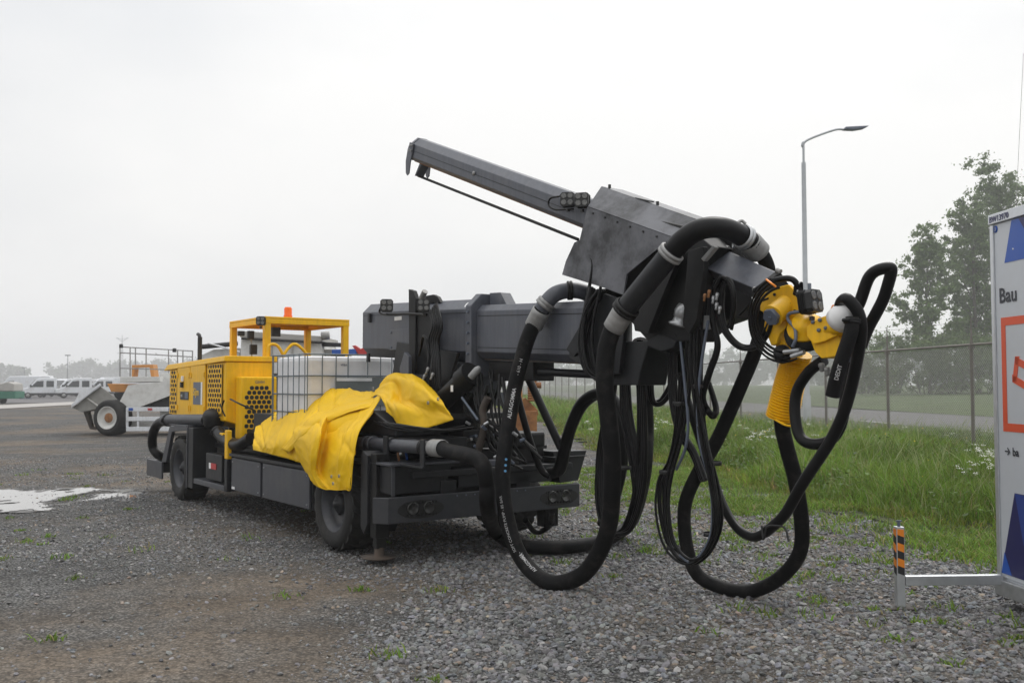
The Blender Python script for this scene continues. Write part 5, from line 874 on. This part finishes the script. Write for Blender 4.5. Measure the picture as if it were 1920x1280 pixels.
hpoly('orange_hopper', 'tractor_orange', ((201, 719), (245, 720), (244, 726), (232, 735), (208, 734)), .5, 1.4); hpoly('hopper_mouth', 'plastic_black', ((212, 737), (236, 734), (245, 738), (228, 752), (218, 748)), .4, 1.2)
hpoly('platform', 'dirty_white', ((225, 706), (300, 706), (300, 715), (225, 717)), .2, 1.8)
for z in (650, 661, 690):
    for dy in (.25, 1.9): MB().tube([HD(225, z, dy), HD(362, z + (8 if z < 670 else 4), dy)], .02, 6).build('platform_rail', 'pale_steel', hm_)
for x in (225, 244, 254, 274, 316, 333, 343, 361):
    MB().tube([HD(x, 706, .25 if x % 2 else 1.9), HD(x, 650 + (x - 225) * .055, .25 if x % 2 else 1.9)], .02, 6).build('rail_post', 'pale_steel', hm_)
hpoly('seat_frame', 'tractor_orange', ((247, 684), (287, 683), (290, 706), (283, 706), (280, 688), (252, 689), (250, 706), (247, 706)), 1.0, .4); hpoly('far_body', 'dirty_white', ((300, 700), (440, 690), (440, 790), (300, 790)), .6, 1.2)
MB().lathe([(.0, 0), (.06, 0), (.06, .12), (.0, .13)], HD(227, 652, .2), (0, 0, 1), 10).build('lamp', 'plastic_black', hm_); MB().lathe([(.0, 0), (.06, 0), (.06, .12), (.0, .13)], HD(327, 660, .2), (0, 0, 1), 10).build('lamp', 'plastic_black', hm_)

# ------------------------------------------------------------------ white mixer machine standing behind the sprayer
mY = 23.0; mb0 = np.array([D(520, 700, mY)[0], mY, 0]); mm_ = tag(empty('mixer_machine', mb0), 'grey white mixing machine with black rails seen through and beside the yellow canopy', 'machine')
def MD_(px, py, dy=0.): return D(px, py, mY + dy) - mb0
def mpoly(name, m, pix, dy, th, bevel=.01): return MB().prism([MD_(x, y, dy) for x, y in pix], (0, th, 0)).build(name, m, mm_, bevel=bevel)
mpoly('hopper', 'dirty_white', ((452, 628), (600, 640), (606, 662), (604, 700), (450, 700)), 0, 2.0); mpoly('hopper_rim', 'canvas_grey', ((448, 620), (602, 630), (604, 640), (450, 632)), -.1, 2.2); mpoly('rim_seal', 'plastic_black', ((452, 633), (604, 641.5), (604, 644), (452, 636)), -.12, .05)
for x in (506, 545, 575): mpoly('hopper_rib', 'canvas_grey', ((x, 640 + (x - 500) * .03), (x + 4, 640 + (x - 500) * .03), (x + 4, 668), (x, 668)), -.06, .06)
MB().lathe([(.0, 0), (.10, 0), (.10, .18), (.0, .18)], MD_(603, 630, -.1), (1, 0, .1), 14).build('rim_roller', 'pale_steel', mm_)
mpoly('chassis', 'dirty_white', ((370, 715), (720, 715), (720, 740), (370, 740)), .3, 1.4); mpoly('tail_box', 'canvas_grey', ((606, 655), (640, 655), (640, 712), (606, 712)), .2, 1.5); mpoly('tail_pipe', 'plastic_black', ((604, 641), (645, 643), (646, 650), (604, 649)), .1, .25)
mpoly('side_cover', 'dirty_white', ((372, 668), (400, 655), (448, 652), (450, 712), (372, 712)), .2, 1.6); MB().tube([MD_(378, 650, .1), MD_(445, 644, .1)], .06, 10).build('black_rail', 'plastic_black', mm_); MB().tube([MD_(390, 643, .0), MD_(450, 660, .0)], .022, 8).build('white_rail', 'white_paint', mm_)
mpoly('blue_cover', 'blue_paint', ((622, 655), (668, 654), (668, 664), (622, 664)), -.2, .5); mpoly('red_valve', 'red_paint', ((660, 648), (666, 647), (676, 654), (684, 650), (690, 652), (692, 664), (672, 664)), -.2, .2); mpoly('purple_cover', 'plastic_black', ((648, 655), (672, 653), (676, 664), (648, 664)), .0, .3)
mpoly('orange_beam', 'tractor_orange', ((690, 654), (765, 656), (765, 660), (690, 660)), .1, .2)
for x in (420, 660):
    c = MD_(x, 760, .3); c[2] = .55; MB().lathe([(.0, .0), (.30, .0), (.34, .03), (.5, -.01), (.55, .06), (.55, .36), (.5, .4), (.3, .38), (.0, .38)], c, (0, 1, 0), 28).build('wheel', 'tyre_rubber', mm_)
    c = c + np.array([0, 1.5, 0]); MB().lathe([(.0, .0), (.30, .0), (.34, .03), (.5, -.01), (.55, .06), (.55, .36), (.5, .4), (.3, .38), (.0, .38)], c, (0, 1, 0), 28).build('wheel', 'tyre_rubber', mm_)
for x in (430, 650): mpoly('wheel_strut', 'dirty_white', ((x - 12, 738), (x + 12, 738), (x + 12, 755), (x - 12, 755)), .5, 1.0)

# ------------------------------------------------------------------ rusty drill stand on the grass edge behind the boom
rY = 15.0; rb = np.array([D(985, 840, rY)[0], rY, 0]); rs_ = tag(empty('drill_stand', rb), 'rusty orange steel stand with a threaded column behind the boom', 'stand')
def RD(px, py, dy=0.): return D(px, py, rY + dy) - rb
b0, b1 = RD(990, 845), RD(998, 662)
MB().box(b0[0] - .08, b0[0] + .14, -.08, .12, 0, RD(1000, 770)[2]).build('base_column', 'rust', rs_, bevel=.01); MB().prism([RD(975, 752), RD(985, 745), RD(1008, 768), RD(1010, 778), RD(972, 778)], (0, .25, 0)).build('base_flange', 'rust', rs_, bevel=.006)
n_ = 40; MB().tube([b1 + (RD(998, 752) - b1) * k / n_ for k in range(n_ + 1)], [.068 + (.010 if k % 2 else 0) for k in range(n_ + 1)], 14, smooth=False).build('threaded_column', 'rust', rs_)
for k in range(2): MB().tube([RD(952 + 26 * k, 760), RD(958 + 18 * k, 672)], .018, 8).build('ladder_side', 'tractor_orange', rs_)
for k in range(9): MB().tube([RD(953 + k * .4, 752 - k * 9), RD(977 - k * .5, 752 - k * 9)], .012, 6).build('rung', 'tractor_orange', rs_)
MB().box(RD(950, 675)[0], RD(1010, 675)[0], -.1, .15, RD(950, 678)[2], RD(950, 668)[2]).build('head_plate', 'rust', rs_, bevel=.008); MB().lathe([(.0, 0), (.05, 0), (.05, .1), (.0, .1)], RD(1003, 722), (1, 0, 0), 10).build('clamp_knob', 'rust', rs_); MB().box(RD(950, 700)[0], RD(982, 700)[0], -.05, .1, 0, RD(950, 752)[2]).build('side_support', 'rust', rs_, bevel=.006)

# ------------------------------------------------------------------ vans, trailer, pylon and light masts far off
def van_mesh(kind):
    r = empty('van'); hw = .98
    if kind == 'crew': prof = [(0, .45), (0, .95), (.15, 1.08), (.95, 1.25), (1.75, 2.15), (2.1, 2.35), (3.9, 2.35), (3.95, .45)]
    else: prof = [(0, .45), (0, .95), (.15, 1.1), (.95, 1.3), (1.6, 2.2), (2.0, 2.62), (6.6, 2.66), (6.75, 2.3), (6.8, .45)]
    body = MB().prism([(x, -hw, z) for x, z in prof], (0, 2 * hw, 0)).build('body', 'white_paint', r, bevel=.09)
    Lg = 5.9 if kind == 'crew' else 6.8
    MB().prism([(.0, -hw - .012, .36), (.0, -hw - .012, .62), (Lg - (2.0 if kind == 'crew' else 0), -hw - .012, .62), (Lg - (2. if kind == 'crew' else 0), -hw - .012, .36)], (0, 2 * hw + .024, 0)).build('lower_trim', 'plastic_black', r, bevel=.03)
    if kind == 'crew': MB().box(3.95, 5.9, -.45, .45, .5, .75).build('chassis', 'plastic_black', r); MB().box(4.0, 4.3, -.9, .9, .8, 1.5).build('headboard', 'pale_steel', r)
    for s in (-1, 1):
        MB().prism([(x, s * (hw + .006), z) for x, z in ((1.25, 1.30), (1.85, 1.98), (2.55, 2.02), (2.55, 1.30))], (0, s * .008, 0)).build('side_window', 'window_glass', r)
        if kind == 'crew': MB().prism([(x, s * (hw + .006), z) for x, z in ((2.85, 1.30), (2.85, 2.02), (3.65, 2.02), (3.65, 1.30))], (0, s * .008, 0)).build('side_window', 'window_glass', r)
        MB().box(1.15, 1.32, s * hw - .02 if s > 0 else -hw - .26, hw + .26 if s > 0 else -hw + .02, 1.3, 1.55).build('mirror', 'plastic_black', r, bevel=.03)
        MB().box(-.02, .2, s * .82 - .14, s * .82 + .14, .78, .98).build('headlight', 'lamp_glass', r, bevel=.03)
        for x in (.95, Lg - 1.25):
            w_ = MB().lathe([(.0, .02), (.20, .0), (.22, .04), (.33, .0), (.35, .05), (.35, .2), (.33, .24), (.0, .24)], (x, s * (hw + .02), .35), (0, -s, 0), 24).build('wheel', 'tyre_rubber', r); MB().lathe([(.0, -.004), (.19, -.006), (.20, .012)], (x, s * (hw + .02), .35), (0, -s, 0), 18).build('wheel_cover', 'pale_steel', w_)
    MB().prism([(x, -.8, z) for x, z in ((1.0, 1.33), (1.70, 2.12), (1.68, 2.14), (.98, 1.35))], (0, 1.6, 0)).build('windscreen', 'window_glass', r); MB().box(-.03, .0, -.55, .55, .68, .95).build('grille', 'plastic_black', r)
    return r
crew, panel = van_mesh('crew'), van_mesh('panel'); used = set()
def place_van(src, px, Y, rz, label, sc_=1.):
    p = D(px, 745, Y + 16); o = src if src.name not in used else copy_tree(src); used.add(src.name); o.location = (p[0], p[1], .02); o.rotation_euler = (0, 0, rz); o.scale = (sc_,) * 3; tag(o, label, 'van', 'white vans parked at the far edge of the yard'); return o
place_van(crew, 36, 96, R(24), 'white double cab van just right of the green trailer'); place_van(crew, 103, 96, R(24), 'white double cab van beside the tilted grey chute')
place_van(panel, -12, 104, R(14), 'long white panel van behind the green trailer')
place_van(crew, 92, 112, R(60), 'white van whose windscreen shows between the two double cab vans'); place_van(crew, 152, 110, R(30), 'white van half hidden behind the top of the chute'); place_van(panel, 165, 122, R(40), 'white van roof showing over the orange hopper')
place_van(crew, 55, 118, R(55), 'white van farthest back over the panel van roof'); place_van(crew, 128, 120, R(50), 'white van roof just behind the second double cab van')
gt = tag(empty('trailer', G(10, 757)), 'small green trailer with a grey canvas cover at the picture edge', 'trailer'); MB().box(-1.6, 1.2, -.8, .8, .45, 1.05).build('body', 'green_paint', gt, bevel=.03); MB().prism([(x, -.78, z) for x, z in ((-1.0, 1.06), (-.6, 1.5), (.5, 1.85), (1.05, 1.7), (1.1, 1.06))], (0, 1.56, 0)).build('canvas_cover', 'canvas_grey', gt, bevel=.08)
MB().box(-.95, -.6, -.795, -.781, 1.12, 1.42).build('vent', 'plastic_black', gt)
for s in (-1, 1): MB().lathe([(.0, 0), (.16, 0), (.18, .03), (.28, 0), (.3, .03), (.3, .18), (.0, .18)], (-.6, s * .86, .3), (0, -s, 0), 20).build('wheel', 'tyre_rubber', gt)
MB().box(1.2, 2.2, -.05, .05, .42, .5).build('drawbar', 'plate_grey', gt)
py_ = tag(empty('pylon', (D(228, 700, 800)[0], 800, 0)), 'faint lattice power pylon above the railed platform', 'pylon'); s_ = 800 / 1800; hp = (720 - 628) * s_ + 1.65
pm_ = MB()
for a in (-1, 1):
    for b in (-1, 1): pm_.tube([(a * 1.6, b * 1.6, 0), (a * .35, b * .35, hp * .8), (0, 0, hp)], .16, 4)
pm_.build('tower', 'pylon_steel', py_)
for k in range(10): z0, z1 = hp * .8 * k / 10, hp * .8 * (k + 1) / 10; w0, w1 = 1.6 - 1.25 * k / 10, 1.6 - 1.25 * (k + 1) / 10; MB().tube([(-w0, -w0, z0), (w1, -w1, z1)], .08, 4).build('brace', 'pylon_steel', py_); MB().tube([(w0, w0, z0), (-w1, w1, z1)], .08, 4).build('brace', 'pylon_steel', py_)
for s in (-1, 1): MB().tube([(0, 0, (720 - 640) * s_ + 1.65), (s * 5.0, 0, (720 - 633) * s_ + 1.65)], .28, 4).tube([(0, 0, (720 - 636) * s_ + 1.65), (s * 5.0, 0, (720 - 633) * s_ + 1.65)], .2, 4).build('cross_arm', 'pylon_steel', py_); MB().tube([(0, 0, (720 - 661) * s_ + 1.65), (s * 3.8, 0, (720 - 662) * s_ + 1.65)], .25, 4).build('cross_arm', 'pylon_steel', py_)
for px, top, Y in ((126, 667, 260), (45, 690, 300)):
    b = D(px, 720, Y); o = tag(empty('light_mast', (b[0], Y, 0)), 'faint light mast above the white double cab van nearest the chute' if px > 100 else 'faint low light mast over the first double cab van', 'light mast'); h = (720 - top) * Y / 1800 + 1.65
    MB().tube([(0, 0, 0), (0, 0, h)], [.16, .09], 8).build('mast', 'pylon_steel', o); MB().box(-.7, .7, -.2, .2, h, h + .3).build('lamp_head', 'pylon_steel', o)

# ------------------------------------------------------------------ vegetation
vr = np.random.default_rng(11)
def blades(x, y, z, h, wd, lean, col, rng):
    # one bent blade per root: a quad and a tip
    n = len(x); a = rng.uniform(0, 6.283, n); ca, sa = np.cos(a), np.sin(a); la = rng.uniform(0, 6.283, n); lx, ly = np.cos(la) * lean * h, np.sin(la) * lean * h
    P = np.zeros((n, 5, 3)); b = np.stack([x, y, z], -1)
    for i, (t, s, l) in enumerate(((0, -1, 0), (0, 1, 0), (.55, .8, .35), (.55, -.8, .35), (1, 0, 1))):
        P[:, i] = b; P[:, i, 0] += s * ca * wd + lx * l; P[:, i, 1] += s * sa * wd + ly * l; P[:, i, 2] += h * t * (1 - .25 * l * lean)
    base = np.arange(n)[:, None] * 5; f = np.concatenate([base + np.array([[0, 1, 2]]), base + np.array([[0, 2, 3]]), base + np.array([[3, 2, 4]])]); return P.reshape(-1, 3), f, np.repeat(col, 5, 0)
def merge(L_):
    k = 0; v, f, c = [], [], []
    for a, b, d in L_: v.append(a); f.append(b + k); c.append(d); k += len(a)
    return np.vstack(v), np.vstack(f), np.vstack(c)
def gcol(n, rng, dry=.08):
    c = np.array([.145, .23, .034]) * rng.uniform(.5, 1.4, n)[:, None] * (1 + rng.normal(0, .10, (n, 3))); d = rng.random(n) < dry; c[d] = np.array([.32, .27, .13]) * rng.uniform(.6, 1.2, d.sum())[:, None]; return np.clip(c, .01, .5)
def verge_pts(n, y0, y1, far=0.):
    y = np.sqrt(vr.uniform(y0 ** 2, y1 ** 2, n)); e = np.interp(y, EY, EX); x = e + (fence_x(y) + 1.6 - e) * vr.random(n); return x, y, x - edge_x(y)
L_ = []
for n, y0, y1, ws in ((52000, 7.5, 14, .0055), (60000, 14, 24, .008), (42000, 24, 50, .014), (20000, 50, 110, .03)):
    x, y, d = verge_pts(n, y0, y1); k = d > -.15 * vr.random(n); x, y, d = x[k], y[k], np.clip(d[k], 0, 9)
    h = (.05 + .40 * np.clip(d / 1.3, 0, 1) ** 1.2) * (.35 + 1.0 * vnoise(x, y, .9, 21) + .35 * vnoise(x, y, .3, 22)) * vr.uniform(.5, 1.15, len(x)); tall = vr.random(len(x)) < .03; h[tall] *= 1.5
    c = gcol(len(x), vr, .06); pt = vnoise(x, y, 1.3, 23)[:, None]; c = c * (.72 + .6 * pt) * np.where(d[:, None] < .5, np.array([[1.25, 1.0, .95]]), 1); c[tall] = np.array([.28, .32, .14])
    L_.append(blades(x, y, verge_z(x, y) - .01, h, ws * vr.uniform(.6, 1.4, len(x)), vr.uniform(.15, .9, len(x)), c, vr))
v_, f_, c_ = merge(L_); tag(link('grass', np_mesh('grass', v_, f_, 'grass', c_)), 'tall uneven green grass on the verge along the fence', 'grass', kind='stuff')
# broad-leaved weeds between the grass
n = 14000; x, y, d = verge_pts(n, 8, 26); k = (d > .3) & (vnoise(x, y, 1.2, 31) > .52); x, y = x[k], y[k]; n = len(x); hh = vr.uniform(.05, .42, n) * (.5 + vnoise(x, y, .8, 33)); s = vr.uniform(.015, .035, n); a = vr.uniform(0, 6.283, n); e1 = np.stack([np.cos(a), np.sin(a), vr.uniform(-.5, .6, n)], -1) * s[:, None] * 1.5; e2 = np.stack([-np.sin(a), np.cos(a), vr.uniform(-.4, .4, n)], -1) * s[:, None] * .7; b = np.stack([x, y, verge_z(x, y) + hh], -1)
v_ = np.stack([b - e1, b - e2, b + e1, b + e2], 1).reshape(-1, 3); f_ = np.arange(4 * n).reshape(-1, 4); c_ = np.repeat(np.array([.10, .165, .035]) * vr.uniform(.5, 1.3, (n, 1)), 4, 0); tag(link('weeds', np_mesh('weeds', v_, f_, 'leaf', c_)), 'dark broad leaved weeds growing among the verge grass', 'weeds', kind='stuff')
# flowers
def quads(b, s, rng):
    n = len(b); a = rng.uniform(0, 6.283, n); e1 = np.stack([np.cos(a), np.sin(a), rng.uniform(-.4, .4, n)], -1) * s; e2 = np.stack([-np.sin(a), np.cos(a), rng.uniform(.2, .8, n)], -1) * s; return np.stack([b - e1, b - e2, b + e1, b + e2], 1).reshape(-1, 3), np.arange(4 * n).reshape(-1, 4)
heads = []; spots = [(1425, 815, 17), (1435, 805, 17.5), (1415, 822, 16.5), (1445, 822, 17), (1845, 860, 13), (1858, 853, 13.2), (1835, 870, 12.8), (1808, 882, 12.4), (1830, 842, 14), (1838, 847, 14), (1840, 840, 14.2), (1235, 785, 22), (1245, 792, 22), (1225, 800, 21), (1340, 770, 22), (1100, 790, 24), (1108, 805, 24), (1180, 800, 23)]
for px, py, Y in spots:
    c = D(px, py, Y)
    for _ in range(5): heads.append(c + np.array([vr.normal(0, .07), vr.normal(0, .1), vr.normal(0, .035)]))
for _ in range(70):
    y = vr.uniform(16, 40); x = vr.uniform(float(edge_x(y)) + 1.2, float(fence_x(y))); heads.append(np.array([x, y, float(verge_z(x, y)) + vr.uniform(.35, .65)]))
b = np.repeat(np.array(heads), 14, 0) + vr.normal(0, 1, (len(heads) * 14, 3)) * np.array([.022, .022, .008]); v_, f_ = quads(b, .008, vr); tag(link('white_flowers', np_mesh('white_flowers', v_, f_, 'flower_white')), 'white cow parsley heads above the grass', 'flowers', kind='stuff')
n = 420; x, y, d = verge_pts(n, 11, 40); k = (d > 1.0) & (vr.random(n) < vnoise(x, y, 2.0, 41) * 1.3); x, y = x[k], y[k]; b = np.stack([x, y, verge_z(x, y) + vr.uniform(.25, .55, len(x))], -1); b = np.repeat(b, 3, 0); v_, f_ = quads(b, .013, vr); tag(link('yellow_flowers', np_mesh('yellow_flowers', v_, f_, 'flower_yellow')), 'small yellow buttercups scattered over the verge', 'flowers', kind='stuff')
# small weeds growing through the gravel
L_ = []; cl = []
for _ in range(3200):
    y = math.sqrt(vr.uniform(5.2 ** 2, 19 ** 2)); e = float(np.interp(y, EY, EX)); x = e + .3 - abs(vr.normal(0, 1)) * 1.9; x = x if vr.random() < .955 else vr.uniform(-.55, .5) * y
    if x < -.6 * y or puddle_f(x, y) > 0 or (vnoise(x, y, 1.1, 51) < .42 and vr.random() < .8): continue
    cl.append((x, y, vr.uniform(.4, 1.) * (1.3 if e - x < 1.4 else .8)))
for x0, y0, s in cl:
    n = int(vr.integers(10, 40)); rr = .10 * s; x = x0 + vr.normal(0, rr, n); y = y0 + vr.normal(0, rr, n); c = gcol(n, vr, .10) * vr.uniform(.9, 1.35); L_.append(blades(x, y, gz(x, y) + .005, vr.uniform(.04, .13, n) * s, np.full(n, .0050) * vr.uniform(.7, 1.6, n), vr.uniform(.4, 1.2, n), c, vr))
v_, f_, c_ = merge(L_); tag(link('gravel_weeds', np_mesh('gravel_weeds', v_, f_, 'grass', c_)), 'small tufts of grass and moss growing through the gravel', 'grass', kind='stuff')

# trees and bushes beyond the road
def leaf_cloud(centres, radii, per, s, col, rng, flat=.8):
    out = []; cc = []
    for c, r, n in zip(centres, radii, per):
        d = rng.normal(0, 1, (n, 3)); d /= np.linalg.norm(d, axis=1)[:, None]; p = c + d * np.abs(r * rng.normal(0, .62, n))[:, None] * np.array([1, 1, flat]); out.append(p); cc.append(col * rng.uniform(.75, 1.2) * rng.uniform(.7, 1.3, (n, 1)))
    p = np.vstack(out); n = len(p); a = rng.normal(0, 1, (n, 3)); a /= np.linalg.norm(a, axis=1)[:, None]; b = np.cross(a, rng.normal(0, 1, (n, 3))); b /= np.linalg.norm(b, axis=1)[:, None]; ss = (s * rng.uniform(.6, 1.4, n))[:, None]
    v = np.stack([p - a * ss, p - b * ss * .55, p + a * ss, p + b * ss * .55], 1).reshape(-1, 3); return v, np.arange(4 * n).reshape(-1, 4), np.repeat(np.vstack(cc), 4, 0)
def tree(px, Y, top, wpx, label, seed, n_clump=60, base_z=.6, lean=0., low=.25, per=62, name='poplar_tree', leaf=.20, col=(.125, .185, .06)):
    rng = np.random.default_rng(seed); k = Y / 1800; X = D(px, 720, Y)[0]; H = (720 - top) * k + CZ - base_z; Wd = wpx * k / 2; o = tag(empty(name, (X, Y, base_z)), label, 'tree', 'trees beyond the road')
    tr = MB(); tp_ = [(lean * Wd * t ** 1.5 + .25 * math.sin(t * 5 + seed), .2 * math.cos(t * 4 + seed), H * .93 * t) for t in np.linspace(0, 1, 9)]; tr.tube(tp_, np.linspace(.30, .04, 9) * H / 22, 8)
    cen, rad = [], []
    for i in range(n_clump):
        t = low + (1 - low) * (i + rng.random()) / n_clump; prof = (math.sin(math.pi * min(1, (t - low) / (1 - low) * .80 + .17)) ** .6) * rng.uniform(.6, 1.1); a = rng.uniform(0, 6.283); j = min(7, int(t * 8)); s0 = np.array(tp_[max(0, j - 1)]); ax = np.array(tp_[j])
        e_ = np.array([ax[0] + Wd * prof * math.cos(a), ax[1] + Wd * prof * math.sin(a), min(H, H * t + Wd * rng.uniform(.1, .5))]); q_ = (s0 * .45 + e_ * .55) + np.array([0, 0, -.25]); tr.tube(smooth_path([s0, q_, e_], 3), np.linspace(.075, .012, 7) * (1.25 - t), 5)
        for m_ in range(7):
            u_ = rng.uniform(.35, 1.06); c = (s0 * (1 - u_) ** 2 + 2 * u_ * (1 - u_) * q_ + e_ * u_ ** 2) + rng.normal(0, 1, 3) * Wd * .13; cen.append(c); rad.append(Wd * rng.uniform(.10, .24))
    tr.build('trunk', 'bark', o); v, f, c = leaf_cloud(cen, rad, [int(per * rng.uniform(.3, 1.5)) for _ in cen], leaf, np.array(col), rng); link('crown', np_mesh('crown', v, f, 'leaf', c), o); return o
tree(1742, 120, 432, 118, 'loose leafy poplar standing left of the taller trees beside the white panel', 3, 46, low=.27)
tree(1832, 124, 372, 120, 'dense poplar in the middle of the group beside the white panel', 8, 60, low=.2)
tree(1880, 130, 308, 150, 'tallest poplar rising over the white panel', 5, 80, low=.15); tree(1985, 128, 330, 170, 'poplar mostly hidden behind the white panel', 14, 60)
def bush(px, Y, top, wpx, label, seed, base_z=.55, col=(.125, .175, .065)):
    rng = np.random.default_rng(seed); k = Y / 1800; X = D(px, 720, Y)[0]; H = (720 - top) * k + CZ - base_z; Wd = wpx * k * .68; o = tag(empty('bush', (X, Y, base_z)), label, 'bush', 'bushes beyond the road'); cen = []; rad = []; st_ = MB()
    for i in range(46):
        a = rng.uniform(0, 6.283); t = rng.random() ** .8; r = Wd * math.sqrt(rng.random()) * math.sqrt(max(.1, 1 - (t * .9) ** 2)); c = np.array([r * math.cos(a), r * math.sin(a) * .5, H * (.04 + .84 * t)]); cen.append(c); rad.append(H * rng.uniform(.10, .2)); 
        if i % 4 == 0: st_.tube([(c[0] * .3, c[1] * .3, 0), c * np.array([.7, .7, .6]), c], [.06, .04, .015], 5)
    st_.build('stem', 'bark', o); v, f, c = leaf_cloud(cen, rad, [int(150 * rng.uniform(.6, 1.3)) for _ in cen], .15, np.array(col), rng); link('foliage', np_mesh('foliage', v, f, 'leaf', c), o)
for i, (px, top, wp, lb_) in enumerate(((1625, 650, 90, 'pale green bush at the open end of the row beyond the road'), (1680, 618, 110, 'round bush beyond the road right of the looped hose'), (1735, 626, 110, 'bush beyond the road under the loose poplar'), (1790, 622, 110, 'bush beyond the road between the two fence posts nearest the panel'), (1845, 612, 120, 'dark bush beyond the road beside the white panel'), (1910, 610, 130, 'bush beyond the road hidden by the white panel'))): bush(px, 112 + 3 * (i % 2), top, wp, lb_, 60 + i)
# far tree lines that melt into the haze
def treeline(name, label, x0, x1, Y, topf, seed, n, dep=14, col=(.08, .115, .05), leaf=1.5):
    rng = np.random.default_rng(seed); k = Y / 1800; cen = []; rad = []
    for i in range(n):
        px = rng.uniform(x0, x1); h = (720 - topf(px)) * k + CZ; z = h * rng.random() ** .7; cen.append(np.array([D(px, 720, Y)[0], Y + rng.uniform(0, dep), z])); rad.append(h * rng.uniform(.12, .26))
    v, f, c = leaf_cloud(cen, rad, [55] * n, leaf, np.array(col), rng); tag(link(name, np_mesh(name, v, f, 'leaf', c)), label, 'trees', kind='stuff')
treeline('treeline', 'pale hazy line of trees on the horizon behind the vans', 85, 420, 850, lambda p: 690 - 8 * min(1, max(0, (p - 110) / 20)) - 6 * math.sin(p * .09) - 4 * math.sin(p * .31), 1, 420)
treeline('treeline', 'low hazy green clump at the far edge of the yard', -120, 46, 760, lambda p: 700 - 14 * math.sqrt(max(0, 1 - ((p + 10) / 56) ** 2)), 2, 160)
treeline('treeline', 'faint trees far off between the hanging hoses', 1000, 1660, 700, lambda p: 672 - 14 * math.sin(p * .021) - 10 * math.sin(p * .057 + 1) - (28 if 1370 < p < 1410 else 0), 3, 520)
treeline('treeline', 'grey green wood behind the bushes beyond the road', 1480, 2100, 380, lambda p: 650 - 18 * math.sin(p * .013), 4, 420, leaf=.7)
